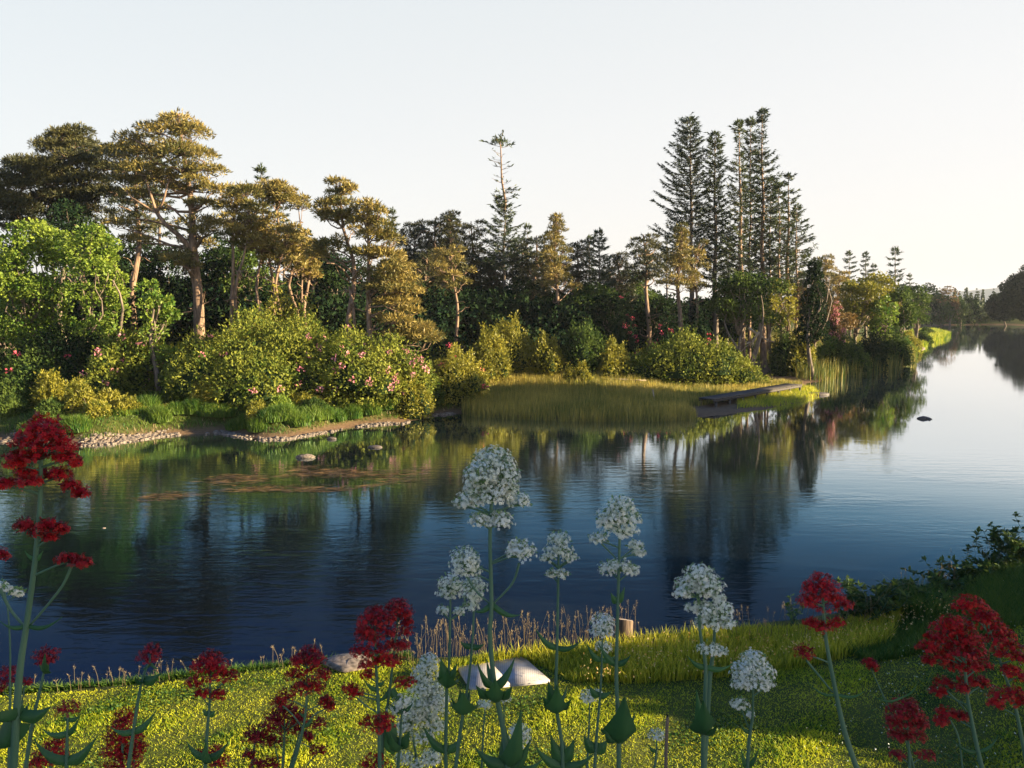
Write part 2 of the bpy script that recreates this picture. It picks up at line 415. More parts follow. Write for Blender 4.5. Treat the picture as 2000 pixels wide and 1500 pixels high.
def trunk_line(d, base_px, top_px, via=(), wig=0.25, n=14, dd=0.0):
    """trunk from the ground at photo column base_px up to top_px=(x,y), through photo points via"""
    bx = P(base_px, 700, d)[0]
    g = float(gz(bx, d)[0]) - 0.15
    pts = [np.array([bx, d, g])] + [P(x, y, d + dd * k) for k, (x, y) in enumerate(via)] + [P(top_px[0], top_px[1], d)]
    pts = np.array(pts)
    zz = np.linspace(pts[0, 2], pts[-1, 2], n)
    xx = np.interp(zz, pts[:, 2], pts[:, 0]); yy = np.interp(zz, pts[:, 2], pts[:, 1])
    w = np.sin(np.linspace(0, math.pi, n))
    xx += wig * w * np.sin(zz * 0.7 + rng.random() * 6) * 0.6; yy += wig * w * np.sin(zz * 0.55 + rng.random() * 6)
    return np.stack([xx, yy, zz], 1)

def finish(root, cr_mb, tr_mb, lm, bm, org):
    cr_mb.build('crown', M[lm], root, org)
    tr_mb.build('trunk', M[bm], root, org, smooth=True)

def pine(label, d, base, top, cb, hw, via=(), nclump=26, clumps=None, prof='dome', lm='pine', bm='bark_pine', r0=None, dead=6,
         dens=1.0, wig=0.3, group='pines on the far bank', skew=0.0, flat=0.44, wood=()):
    line = trunk_line(d, base, top, via, wig)
    g = line[0]; Ht = line[-1, 2] - g[2]; s = d / F
    if r0 is None: r0 = 0.016 * Ht + 0.03
    root = empty('pine_tree', g, label, 'pine tree', group)
    cm, tm = MB(), MB()
    tm.tube(line, r0 * (1 - 0.80 * np.linspace(0, 1, len(line)) ** 1.1), 8)
    ztop = line[-1, 2]; zb = P(top[0], cb, d)[2]; HW = hw * s
    cl = []
    if clumps:
        for (x, y, rx, ry) in clumps:
            for q in range(2):
                c = P(x, y, d + (0 if q == 0 else rng.uniform(-1, 1) * HW * 0.55))
                if q: c = c + np.array([rng.normal(0, rx * s * .3), 0, rng.normal(0, ry * s * .4)])
                cl.append((c, rx * s * (1 if q == 0 else .8), ry * s))
    for i in range(nclump):
        t = (i + 0.5) / nclump
        z = ztop + (zb - ztop) * (t ** 0.9)
        if prof == 'dome': rr = math.sin(math.pi * min(0.18 + 0.62 * t, 1)) 
        elif prof == 'cone': rr = 0.18 + 0.82 * t
        elif prof == 'flat': rr = 0.55 + 0.45 * math.sin(math.pi * t)
        else: rr = 0.35 + .35 * math.sin(math.pi * t)
        az = i * 2.4 + rng.uniform(-.4, .4)
        rad = HW * rr * (rng.uniform(.25, .8))
        cx = on_line(line, min(z, ztop))
        c = np.array([cx[0] + rad * math.cos(az) + skew * HW * t, cx[1] + rad * math.sin(az), z - 0.05 * HW])
        rc = HW * rng.uniform(.26, .42) * (0.6 + 0.4 * rr)
        cl.append((c, rc, rc * flat * rng.uniform(.8, 1.3)))
    for (c, rx, rz) in cl:
        nn = int(dens * np.clip(70 * rx * rx + 34, 30, 480))
        tn = rng.uniform(.3, .7)
        tufts(cm, c, (rx, rx, rz), nn, 0.36, 0.075, up=.4, per=3, spread=.8, tint=tn)
        a = on_line(line, min(c[2] - 0.3 * abs(rx) - rng.uniform(.2, .9), ztop - .2))
        b = limb(tm, a, c - np.array([0, 0, rz * .3]), max(.035, r0 * .26), 0.02, .10, 4, 5)
        for k in range(3):
            e = c + rdir(1)[0] * np.array([rx, rx, rz * .6]) * .8
            limb(tm, b[3], e, .03, .012, .1, 3, 4)
    for k in range(dead):
        z = g[2] + (zb - g[2]) * rng.uniform(.25, 1.0)
        a = on_line(line, z); az = rng.uniform(0, 6.28); ln = rng.uniform(.08, .2) * Ht * .6
        e = a + np.array([math.cos(az) * ln, math.sin(az) * ln, rng.uniform(-.2, .5) * ln])
        bb = limb(tm, a, e, .06, .015, .16, 4, 6)
        limb(tm, bb[3], bb[3] + rng.normal(0, ln * .3, 3), .025, .008, .1, 3, 4)
    for w in wood:          # extra big limbs traced by photo points (x, y, depth offset)
        pts = np.array([P(x, y, d + dy) for (x, y, dy) in w['p']])
        tt = np.linspace(0, len(pts) - 1, 3 * len(pts)); pts = np.stack([np.interp(tt, np.arange(len(pts)), pts[:, k]) for k in range(3)], 1)
        tm.tube(pts, np.linspace(w['r'][0], w['r'][1], len(pts)), 6)
    finish(root, cm, tm, lm, bm, g)
    return root

def spruce(label, d, base, top, cb, hw, via=(), up=0.25, dens=1.0, lm='spruce', bm='bark_grey', r0=None, gap=None, group='tall spruces on the far bank', sparse=0.0, droop=.12, prof=.8, wig=.12, skew=0.0):
    line = trunk_line(d, base, top, via, wig, 20)
    g = line[0]; s = d / F; Ht = line[-1, 2] - g[2]
    if r0 is None: r0 = 0.013 * Ht + 0.04
    root = empty('spruce_tree', g, label, 'spruce tree', group)
    cm, tm = MB(), MB()
    tm.tube(line, r0 * (1 - 0.92 * np.linspace(0, 1, len(line))), 8)
    ztop = line[-1, 2]; zb = P(top[0], cb, d)[2]; HW = hw * s
    nw = max(6, int((ztop - zb) / 0.52 * dens)); 
    for i in range(nw):
        t = (i + .35 + rng.uniform(-.3, .3)) / nw
        t = max(t, .01)
        z = ztop - (ztop - zb) * t
        c0 = np.array([np.interp(z, line[:, 2], line[:, k]) for k in range(3)])
        env = HW * (0.18 + 0.82 * t ** prof)
        if gap and gap[0] < t < gap[1]: env *= 0.5
        nb = 7
        for k in range(nb):
            if rng.random() < sparse: continue
            az = k * 6.283 / nb + i * 1.1 + rng.uniform(-.35, .35)
            ln = env * rng.choice([rng.uniform(.35, .8), rng.uniform(.8, 1.3)]) * (1 + skew * math.cos(az)); z0 = z + rng.uniform(-.2, .2)
            u = np.array([math.cos(az), math.sin(az), 0])
            tt = np.linspace(0, 1, 6)[:, None]
            rise = up * (1.5 - t) + rng.uniform(-.08, .08)
            pts = np.array([c0[0], c0[1], z0]) + u * ln * tt + np.array([0, 0, 1]) * ln * (rise * tt - droop * np.sin(math.pi * tt))
            tm.tube(pts[:5], np.linspace(.035, .012, 5), 3)
            bare = gap and gap[0] < t < gap[1]
            m_ = int((4 if bare else 17) * ln / 1.2) + 5
            q = 0.18 + .82 * rng.random(m_) ** .8
            pos = np.array([[np.interp(a, tt[:, 0], pts[:, j]) for j in range(3)] for a in q])
            side = np.cross(u, [0, 0, 1]) * rng.choice([-1, 1], m_)[:, None]
            D = u * .8 + side * rng.uniform(.1, .9, m_)[:, None] + np.array([0, 0, .12]) + rng.normal(0, .18, (m_, 3))
            cm.leaves(pos, D, np.tile([0, 0, 1.0], (m_, 1)) + rng.normal(0, .5, (m_, 3)), rng.uniform(.30, .62, m_), .085, np.clip(rng.normal(.45, .2, m_), 0, 1))
            D2 = u * .5 + rng.normal(0, .3, (m_, 3)) + np.array([0, 0, -.25])
            cm.leaves(pos, D2, rdir(m_), rng.uniform(.2, .42, m_), .085, np.clip(rng.normal(.4, .2, m_), 0, 1))
    tufts(cm, line[-1] - np.array([0, 0, .25]), (.35, .35, .5), 30, .4, .1, up=1.2)
    finish(root, cm, tm, lm, bm, g)
    return root

def broad(label, d, base, top, cb, hw, lm='green', bm='bark_grey', nl=20, dens=1.0, leaf=.26, group='broadleaf trees on the far bank', clumps=None, stems=1, shape='round', name='broadleaf_tree', cat='broadleaf tree', branches=True):
    bx = P(base, 700, d)[0]; g = np.array([bx, d, float(gz(bx, d)[0]) - .1]); s = d / F
    root = empty(name, g, label, cat, group)
    cm, tm = MB(), MB()
    T = P(top[0], top[1], d); zb = P(top[0], cb, d)[2]; HW = hw * s; HH = (T[2] - zb) / 2
    C = np.array([T[0], d, zb + HH])
    fork = g + np.array([0, 0, max(.6, (zb - g[2]) * .7 + .5)])
    for k in range(stems):
        off = rng.normal(0, .5, 3) * (stems > 1); off[2] = 0
        tm.tube(limb(MB(), g + off, C + off * 2 + rng.normal(0, .2, 3), .1, .1, .06, 5, 8), np.linspace(.02 * (T[2] - g[2]) + .05, .06, 8) / (1 + .5 * (stems > 1)), 7)
    lob = []
    if clumps:
        for (x, y, rx, ry) in clumps:
            lob.append((P(x, y, d + rng.uniform(-.3, .3) * HW), rx * s, ry * s))
    for i in range(nl):
        u = rdir(1)[0]
        if shape == 'cone':
            tt = (i + .5) / nl; rr = HW * (0.12 + .88 * tt ** .8); az = i * 2.4
            c = np.array([C[0] + rr * .6 * math.cos(az), d + rr * .6 * math.sin(az), T[2] - 2 * HH * tt]); r = HW * (.22 + .22 * tt)
        else:
            c = C + u * np.array([HW, HW, HH]) * rng.uniform(.45, .78); r = min(HW, HH * 1.2) * rng.uniform(.26, .42)
        lob.append((c, r, r * .75))
    for (c, rx, rz) in lob:
        nn = int(dens * np.clip(85 * rx * rx / (leaf / .26) ** 2 + 30, 30, 620))
        tufts(cm, c, (rx, rx, rz), nn, leaf, leaf * .62, up=.15, per=2, spread=.8, tint=rng.uniform(.25, .75), low=-.8, shell=.35)
        if branches: limb(tm, fork + (C - fork) * rng.uniform(0, .7), c, .07, .015, .12, 4, 5)
    finish(root, cm, tm, lm, bm, g)
    return root

def mound(name, label, cat, d, cx, top, bot, hw, lm='laurel', leaf=.24, n=6000, lobes=9, blossom=None, nbl=0, dy=None, group=None, core=True, stem_up=.1, blotch=.5, asym=None, zoff=0.0):
    """a bush: overlapping leafy lobes down to the ground over a dark twiggy inside"""
    s = d / F; x0 = P(cx, 700, d)[0]; g = np.array([x0, d, float(gz(x0, d)[0]) - .1])
    zt = P(cx, top, d)[2]; HW = hw * s; HD = HW * .6 if dy is None else dy; hgt = zt - g[2]
    root = empty(name, g, label, cat, group)
    lobs = [(0, 0, .0, .78, 1.0)]
    for i in range(lobes):
        a = i * 2.4 + rng.uniform(-.3, .3); rr = rng.uniform(.35, .75)
        k = rng.uniform(.3, .48)
        top_f = (1 - rr ** 2 * .75) * rng.uniform(.8, 1.0)
        lobs.append((rr * math.cos(a), rr * math.sin(a), max(0, top_f - k), k, 0))
    lm_, cm = MB(), MB(); fl = MB()
    L_ = []
    for (u, v, w, k, big) in lobs:
        c = g + np.array([u * HW, v * HD, w * hgt]); r = np.array([k * HW, k * HD if big else k * max(HD, HW * .5), (k if not big else .97) * hgt])
        if asym: c[2] *= 1
        L_.append((c, r))
    tot = sum((r[0] * r[2]) for c, r in L_)
    for (c, r) in L_:
        nn = int(1.7 * n * r[0] * r[2] / tot)
        u = rdir(nn); u[:, 2] = np.abs(u[:, 2]) * np.where(rng.random(nn) < .75, 1, -1)
        bump = 1 + .14 * np.sin(u[:, 0] * 9 + c[0]) * np.sin(u[:, 2] * 8 + 1) + .05 * np.sin(u[:, 1] * 15 + u[:, 0] * 11)
        pos = c + u * r * (bump * (0.84 + .18 * rng.random(nn) ** .6))[:, None]
        sh = rng.random(nn) < .10; pos[sh] = pos[sh] + u[sh] * rng.uniform(0, .35, sh.sum())[:, None] * min(1.5, hgt * .35) + np.array([0, 0, .12]) * hgt * .3
        ok = pos[:, 2] > g[2] - .05
        pos, uu = pos[ok], u[ok]
        D = uu * .7 + rng.normal(0, .55, uu.shape) + np.array([0, 0, stem_up])
        tn = .5 + blotch * .35 * np.sin(pos[:, 0] * 1.7 + 3) * np.sin(pos[:, 2] * 2.1) + rng.normal(0, .2, len(pos))
        lm_.leaves(pos, D, uu + rng.normal(0, .5, uu.shape), leaf * rng.uniform(.6, 1.3, len(pos)), leaf * .45, np.clip(tn, 0, 1))
        lm_.leaves(pos, D + rng.normal(0, .9, uu.shape), uu + rng.normal(0, .5, uu.shape), leaf * rng.uniform(.6, 1.2, len(pos)), leaf * .45, np.clip(tn, 0, 1))
    lm_.build('foliage', M[lm], root, g)
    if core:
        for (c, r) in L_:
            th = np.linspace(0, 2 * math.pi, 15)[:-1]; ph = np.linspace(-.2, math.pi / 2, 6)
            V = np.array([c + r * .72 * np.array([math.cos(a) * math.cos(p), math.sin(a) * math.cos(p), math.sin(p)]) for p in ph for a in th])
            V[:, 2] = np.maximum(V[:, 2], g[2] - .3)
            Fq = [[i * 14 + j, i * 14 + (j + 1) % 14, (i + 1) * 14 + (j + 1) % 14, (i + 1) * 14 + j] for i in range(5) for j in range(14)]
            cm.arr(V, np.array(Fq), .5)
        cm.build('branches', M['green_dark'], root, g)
    else:
        for (c, r) in L_:
            for q in range(3): limb(cm, g + rng.normal(0, .1, 3), c + rdir(1)[0] * r * .7, .04, .01, .1, 3, 5)
        cm.build('branches', M['bark_grey'], root, g)
    if blossom:
        cs = []
        for (c, r) in L_:
            k = max(1, int(nbl / len(L_)))
            u = rdir(k); u[:, 2] = np.abs(u[:, 2]); u[:, 1] = -np.abs(u[:, 1])
            if asym: u[:, 0] = np.abs(u[:, 0]) * asym
            cs.append(c + u * r * 1.13)
        cs = np.concatenate(cs)
        for c in cs:
            tufts(fl, c, (.17, .17, .14), 16, .14, .11, up=.1, per=1, low=-1)
        fl.build('blossom', M[blossom], root, g)
    return root

def blades(mb, x, y, z, h, w, lean=.25, bend=True, tint=None, lx=0.0):
    n = len(x); base = np.stack([x, y, z], 1); a = rng.random(n) * math.pi
    S = np.stack([np.cos(a), np.sin(a), np.zeros(n)], 1) * (np.asarray(w) * .5 * np.ones(n))[:, None]
    ln = rng.normal(0, lean, (n, 2)) * np.asarray(h)[:, None]; ln[:, 0] += lx * np.asarray(h)
    tip = base + np.stack([ln[:, 0], ln[:, 1], h], 1)
    if tint is None: tint = np.clip(rng.normal(.5, .22, n), 0, 1)
    if bend:
        mid = base + np.stack([ln[:, 0] * .3, ln[:, 1] * .3, np.asarray(h) * .55], 1)
        mb.quads(base - S, base + S, mid + S * .8, mid - S * .8, tint)
        mb.tris(mid - S * .8, mid + S * .8, tip, tint)
    else: mb.tris(base - S, base + S, tip, tint)

def in_poly(x, y, poly):
    ins = np.zeros(len(x), bool)
    for i in range(len(poly)):
        a, b = poly[i], poly[(i + 1) % len(poly)]
        c = (a[1] > y) != (b[1] > y)
        with np.errstate(divide='ignore', invalid='ignore'):
            xi = a[0] + (y - a[1]) * (b[0] - a[0]) / (b[1] - a[1] + 1e-12)
        ins ^= c & (x < xi)
    return ins
def scatter_px(poly_px, n, z=0.0):
    """n random ground points inside a region given by photo points on the plane z"""
    W = np.array([hit(px, py, z)[:2] for px, py in poly_px])
    lo, hi = W.min(0), W.max(0); X_, Y_ = [], []; k = 0
    while k < n:
        x = rng.uniform(lo[0], hi[0], n * 2); y = rng.uniform(lo[1], hi[1], n * 2)
        ok = in_poly(x, y, W); X_.append(x[ok]); Y_.append(y[ok]); k += ok.sum()
        if ok.sum() == 0: break
    return np.concatenate(X_)[:n], np.concatenate(Y_)[:n]

ORD = ['first', 'second', 'third', 'fourth', 'fifth', 'sixth', 'seventh', 'eighth', 'ninth', 'tenth', 'eleventh', 'twelfth', 'thirteenth', 'fourteenth', 'fifteenth', 'sixteenth', 'seventeenth', 'eighteenth', 'nineteenth', 'twentieth',
       'twenty-first', 'twenty-second', 'twenty-third', 'twenty-fourth', 'twenty-fifth', 'twenty-sixth', 'twenty-seventh', 'twenty-eighth', 'twenty-ninth', 'thirtieth']

# ================================================================== FAR BANK TREES
PG = 'pines on the far bank'
pine('largest golden pine, forked low with a big limb leaning left and a domed crown', 62, 390, (348, 222), 520, 105,
     via=[(386, 560), (378, 470), (373, 400), (360, 310)], nclump=8, prof='dome', r0=.46, dead=5, wig=.08,
     clumps=[(348, 240, 36, 22), (330, 262, 40, 20), (375, 262, 40, 20), (288, 252, 24, 14), (250, 272, 26, 15), (232, 298, 34, 17), (345, 292, 50, 18), (392, 305, 34, 16),
             (290, 300, 34, 14), (408, 335, 38, 14), (385, 358, 30, 12), (320, 345, 30, 12), (270, 335, 44, 20), (245, 355, 34, 14), (300, 358, 34, 14),
             (345, 372, 30, 10), (415, 372, 34, 13), (395, 400, 34, 10), (262, 385, 32, 12), (425, 440, 34, 18), (395, 452, 26, 12), (350, 505, 34, 12), (370, 520, 26, 10), (232, 440, 34, 18), (265, 470, 34, 12)],
     wood=[dict(p=[(372, 486, 0), (350, 460, -.6), (325, 440, -1), (306, 416, -1), (296, 385, -1), (285, 350, -1)], r=(.24, .07)),
           dict(p=[(306, 416, -1), (318, 395, -1.5), (325, 370, -1.5), (330, 350, -1)], r=(.12, .04)),
           dict(p=[(306, 416, -1), (280, 400, -1.5), (255, 385, -1.5), (238, 360, -1)], r=(.10, .04)),
           dict(p=[(384, 545, 0), (370, 530, -1), (355, 518, -1)], r=(.10, .04)),
           dict(p=[(374, 420, 0), (395, 408, -1), (412, 400, -1)], r=(.09, .03)),
           dict(p=[(365, 345, 0), (385, 335, -1), (405, 330, -1)], r=(.09, .03))])
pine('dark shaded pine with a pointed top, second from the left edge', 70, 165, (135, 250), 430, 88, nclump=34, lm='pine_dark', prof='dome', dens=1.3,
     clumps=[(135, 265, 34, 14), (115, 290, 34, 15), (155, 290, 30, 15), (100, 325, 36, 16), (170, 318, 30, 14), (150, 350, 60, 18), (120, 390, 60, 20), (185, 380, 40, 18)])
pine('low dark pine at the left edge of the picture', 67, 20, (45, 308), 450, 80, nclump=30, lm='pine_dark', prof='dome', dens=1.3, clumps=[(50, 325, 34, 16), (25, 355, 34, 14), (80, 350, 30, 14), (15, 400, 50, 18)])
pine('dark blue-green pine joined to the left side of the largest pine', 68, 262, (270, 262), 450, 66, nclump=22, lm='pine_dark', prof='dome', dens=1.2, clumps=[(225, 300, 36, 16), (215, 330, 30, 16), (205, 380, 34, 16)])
pine('pine with a rounded crown and straight trunk right beside the largest pine', 60, 456, (476, 362), 470, 44, via=[(452, 520), (455, 440)], nclump=14, prof='dome', clumps=[(478, 378, 36, 16), (455, 400, 30, 14), (495, 405, 28, 14)], r0=.2)
pine('pine with a flat-topped dark and gold crown standing clear of its neighbours', 64, 536, (535, 355), 400, 44, via=[(540, 540), (545, 440)], nclump=8, prof='flat', clumps=[(528, 366, 30, 12), (548, 374, 32, 13), (515, 382, 22, 9), (560, 390, 26, 9)], r0=.2)
pine('thin pine with a see-through wispy crown, right of the flat-topped pine', 66, 600, (583, 384), 408, 26, via=[(590, 500), (584, 430)], nclump=5, prof='flat', dens=.5, clumps=[(583, 392, 22, 8), (590, 402, 20, 6)], r0=.13)
for (bpx, top, via, hw, lab) in [
    (470, (500, 412), [(468, 540), (478, 470)], 46, 'leftmost of the pale leaning pines under the broad golden canopy'),
    (512, (520, 420), [(508, 560), (512, 480)], 52, 'thick pale pine with a side fork under the broad golden canopy'),
    (533, (470, 430), [(530, 560), (528, 500), (505, 450)], 40, 'pale pine under the golden canopy whose trunk leans to the left'),
    (548, (562, 440), [(540, 560), (552, 500)], 48, 'curved pale pine in the middle of the golden canopy'),
    (580, (585, 452), [(572, 560), (592, 490)], 34, 'crooked bare-limbed pine at the right end of the golden canopy'),
    (610, (598, 470), [(604, 570), (600, 520)], 30, 'thin pale pine with the lowest crown at the end of the golden canopy')]:
    pine(lab, 61 + rng.uniform(-2, 2), bpx, top, top[1] + 75, hw, via=via, nclump=15, prof='flat', dead=9, r0=.19, wig=.55, skew=.1)
pine('twisted dead-limbed pine with a small tufted top high above its crown', 58, 692, (664, 350), 500, 46,
     via=[(684, 640), (688, 560), (684, 500), (672, 460), (668, 400)], nclump=6, prof='dome', dead=14, r0=.26, wig=.3,
     clumps=[(662, 358, 20, 8), (685, 368, 14, 5), (655, 378, 18, 7), (640, 402, 24, 14), (668, 398, 26, 14), (650, 425, 34, 14), (675, 430, 26, 14), (628, 415, 18, 12), (640, 480, 34, 12), (620, 500, 24, 12)],
     wood=[dict(p=[(682, 545, 0), (672, 528, -1), (655, 515, -1.5), (638, 514, -2)], r=(.10, .03)), dict(p=[(686, 548, 0), (700, 528, -1), (716, 514, -1)], r=(.09, .03)),
           dict(p=[(682, 560, 0), (690, 600, -.6), (694, 650, -.6)], r=(.10, .12)), dict(p=[(681, 550, 0), (665, 540, -1), (655, 520, -1.6)], r=(.06, .02))])
pine('golden pine whose layered crown sweeps wide to the right down to the shrubs', 57, 724, (718, 390), 650, 60, via=[(722, 640), (720, 560), (718, 450)], nclump=4, prof='cone', dead=8, r0=.25, wig=.12,
     clumps=[(718, 402, 24, 12), (738, 412, 18, 10), (700, 412, 18, 10), (715, 432, 34, 12), (745, 440, 26, 12), (730, 460, 40, 13), (765, 470, 28, 13), (720, 492, 40, 12), (755, 500, 40, 14), (775, 520, 36, 13),
             (745, 535, 44, 13), (785, 545, 38, 12), (760, 560, 50, 13), (800, 570, 32, 11), (775, 590, 46, 12), (800, 610, 30, 9), (770, 625, 36, 10), (810, 640, 40, 12), (790, 655, 50, 12), (820, 662, 34, 10)],
     wood=[dict(p=[(724, 578, 0), (745, 560, -1), (762, 545, -1)], r=(.10, .03)), dict(p=[(724, 600, 0), (750, 598, -1), (780, 610, -1)], r=(.07, .02))])
# dark wood in the middle
mid = [(808, 88, (810, 432), 540, 34, 'dome', 'pine_dark', 'small dark pine at the left end of the shaded middle wood'), (845, 86, (850, 425), 560, 36, 'dome', 'pine_dark', 'bushy dark pine left of the pointed one in the middle wood'),
       (882, 84, (878, 412), 540, 36, 'cone', 'pine_dark', 'pointed dark pine standing over the middle wood'), (925, 88, (920, 432), 560, 38, 'dome', 'pine_dark', 'dark pine touching the left side of the bare-topped spruce'),
       (1040, 84, (1048, 460), 600, 40, 'dome', 'pine_dark', 'round dark pine right of the bare-topped spruce'), (1085, 80, (1086, 418), 560, 38, 'cone', 'pine', 'pine with a pointed golden-edged top in the centre of the wood'),
       (1125, 88, (1128, 470), 600, 40, 'dome', 'pine_dark', 'low dark pine right of the pointed central pine'), (1215, 92, (1205, 495), 610, 36, 'dome', 'pine_dark', 'low dark pine left of the red-trunked pine'),
       (1000, 92, (1005, 470), 600, 44, 'dome', 'pine_dark', 'shaded pine directly behind the bare-topped spruce'), (960, 90, (955, 500), 620, 44, 'dome', 'pine_dark', 'low shaded pine in front of the bare-topped spruce'),
       (830, 80, (835, 490), 610, 40, 'dome', 'pine_dark', 'shaded pine low behind the sweeping golden pine')]
for (bx, d, top, cb, hw, pf, lm, lab) in mid:
    hw = hw * 1.3
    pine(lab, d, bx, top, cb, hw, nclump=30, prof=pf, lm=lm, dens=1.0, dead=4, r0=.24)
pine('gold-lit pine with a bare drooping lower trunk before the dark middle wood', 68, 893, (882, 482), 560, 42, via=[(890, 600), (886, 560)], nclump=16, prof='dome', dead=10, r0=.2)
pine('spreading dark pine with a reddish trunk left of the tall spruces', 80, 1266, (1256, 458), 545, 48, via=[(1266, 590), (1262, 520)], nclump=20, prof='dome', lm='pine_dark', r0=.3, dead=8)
pine('gold-brown pine with a pale trunk standing in front of the tallest spruces', 74, 1328, (1330, 437), 560, 50, via=[(1327, 600), (1326, 540)], nclump=24, prof='cone', r0=.28, dead=8)
pine('second gold-brown pine, pale crooked trunk, close beside the tallest spruces', 76, 1362, (1368, 468), 570, 34, via=[(1358, 590), (1356, 540)], nclump=12, prof='dome', r0=.2, dead=9)
pine('bronze pine with a domed crown right of the spruce group', 100, 1615, (1612, 498), 600, 40, nclump=22, prof='dome', r0=.25)
pine('bronze pine with thin grey trunks showing through, right of the domed one', 96, 1650, (1640, 530), 620, 38, nclump=20, prof='dome', r0=.2)

spruce('tall solitary spruce with a bare thin upper trunk and a tufted tip', 84, 985, (975, 388), 530, 58, via=[(984, 520), (987, 420)], up=.3, dens=1.2, skew=-.1)
sp_ = [(1352, 86, (1348, 234), 520, 66, 'darkest of the tall spruces, at the left of the group', 'spruce', -.3, 0.05, None, .30),
       (1398, 84, (1396, 263), 560, 42, 'tall spruce second from the left with a broad brush top', 'spruce', 0, .05, None, .35),
       (1452, 82, (1443, 240), 600, 36, 'tall thin spruce with a gap under its left-pointing top', 'spruce', -.25, .2, (.06, .22), .3),
       (1464, 88, (1466, 236), 600, 34, 'tall spruce half hidden behind the tallest one', 'spruce', 0, .15, None, .3),
       (1492, 84, (1488, 219), 600, 40, 'tallest spruce of the group with lit green right side', 'spruce', .15, .12, (.05, .20), .35),
       (1528, 83, (1520, 362), 600, 34, 'shorter sparse spruce just right of the tallest', 'spruce', .1, .3, None, .25),
       (1538, 86, (1540, 344), 610, 36, 'sparse spruce with a comb-like right side near the end of the group', 'spruce', .35, .3, None, .25),
       (1556, 84, (1556, 405), 610, 34, 'rightmost sparse spruce of the tall group', 'spruce', .5, .2, None, .2),
       (1500, 92, (1506, 350), 600, 30, 'slender spruce seen between the trunks of the tall group', 'spruce', 0, .35, None, .25)]
for (bx, d, top, cb, hw, lab, lm, sk, spa, gp, up) in sp_:
    spruce(lab, d, bx, top, cb, hw, up=up, sparse=spa, gap=gp, skew=sk, lm=lm, r0=.34 if hw > 35 else .2, dens=1.45 if bx < 1420 else 1.2, prof=.6, bm='bark_pine' if bx > 1440 else 'bark_grey')
spruce('small spruce with a star-shaped lit top in the middle of the wood', 86, 1172, (1170, 454), 560, 30, up=.35, dens=1.1)
spruce('slim spruce behind the bare-topped spruce, on its right', 110, 1030, (1030, 442), 540, 24, up=.2, dens=.8)
for (bx, top, hw, d, lab) in [(1660, (1658, 494), 30, 118, 'left spruce of the small pair over the yellow-green trees'), (1690, (1691, 496), 22, 122, 'right spruce of the small pair over the yellow-green trees'),
                            (1750, (1748, 486), 30, 112, 'lone spruce with a thin ladder-like top towards the end of the lake')]:
    spruce(lab, d, bx, top, 610, hw, up=.12, dens=.8, group='spruces towards the end of the lake', sparse=.15)
# the thin top of the solitary spruce
def bare_top():
    r = [o for o in bpy.data.objects if o.get('label', '').startswith('tall solitary spruce')][0]
    g = np.array(r.location); d = 84; tm, cm = MB(), MB()
    pts = np.array([P(x, y, d) for x, y in [(986, 412), (987, 395), (984, 375), (980, 352), (979, 320), (978, 290), (977, 278)]])
    tm.tube(pts, np.linspace(.16, .04, 7), 6)
    for i in range(46):
        t = rng.random() ** .8; a = np.array([np.interp(t * 6, range(7), pts[:, k]) for k in range(3)]); az = rng.uniform(0, 6.28)
        top = t > .78; ln = rng.uniform(.7, 1.6) * (1.25 if top else 1.0); u = np.array([math.cos(az), math.sin(az), .35 if top else .25])
        b = a + u * ln; tm.tube(np.array([a, (a + b) / 2 - [0, 0, .08], b]), [.03, .02, .008], 3)
        m_ = 16 if top else (9 if t < .35 else 2)
        pos = a + (b - a) * rng.uniform(.3, 1, m_)[:, None]
        cm.leaves(pos, u + rng.normal(0, .35, (m_, 3)), rdir(m_), rng.uniform(.3, .6, m_), .13, rng.uniform(.2, .7, m_))
    tufts(cm, pts[-1], (.9, .9, .3), 90, .36, .08, up=.3)
    tm.build('bare_leader', M['bark_pine'], r, g, smooth=True); cm.build('upper_crown', M['spruce'], r, g)
bare_top()

# broadleaf trees, left
broad('sunlit bright green broadleaf tree at the left edge', 54, 60, (70, 436), 640, 95, nl=12, lm='green', stems=2, leaf=.22,
      clumps=[(60, 650, 60, 26), (120, 640, 40, 26), (10, 640, 44, 26), (60, 450, 40, 20), (100, 465, 36, 22), (20, 475, 34, 20), (60, 500, 50, 24), (110, 510, 30, 22), (20, 540, 40, 24), (80, 560, 50, 26), (95, 600, 44, 20), (40, 600, 44, 22)], dens=1.5)
broad('bright green broadleaf tree with golden tips below the dark pines', 53, 172, (185, 440), 650, 55, nl=10, lm='green', stems=2, leaf=.22,
      clumps=[(190, 640, 40, 24), (230, 610, 24, 24), (180, 455, 30, 18), (155, 480, 34, 20), (205, 480, 30, 22), (185, 520, 44, 24), (215, 560, 24, 24), (160, 570, 40, 24), (195, 600, 34, 26)], dens=1.5)
broad('dark green broadleaf tree in the shade above the bright ones', 60, 150, (130, 385), 520, 80, nl=18, lm='green_dark')
broad('fresh green sapling in front of the big pine trunk, leaning right', 50, 305, (300, 545), 660, 36, nl=8, lm='green', clumps=[(300, 650, 30, 18), (322, 690, 26, 18), (290, 690, 26, 18), (290, 565, 24, 20), (320, 590, 24, 18), (305, 620, 30, 20), (335, 615, 18, 12)], leaf=.22)
broad('dark leafy tree filling the space behind the left pines', 74, 240, (260, 425), 680, 100, nl=30, lm='green_dark', dens=1.2)
broad('shaded leafy tree low at the left edge', 58, 10, (10, 560), 700, 70, nl=16, lm='green_dark', dens=1.2)
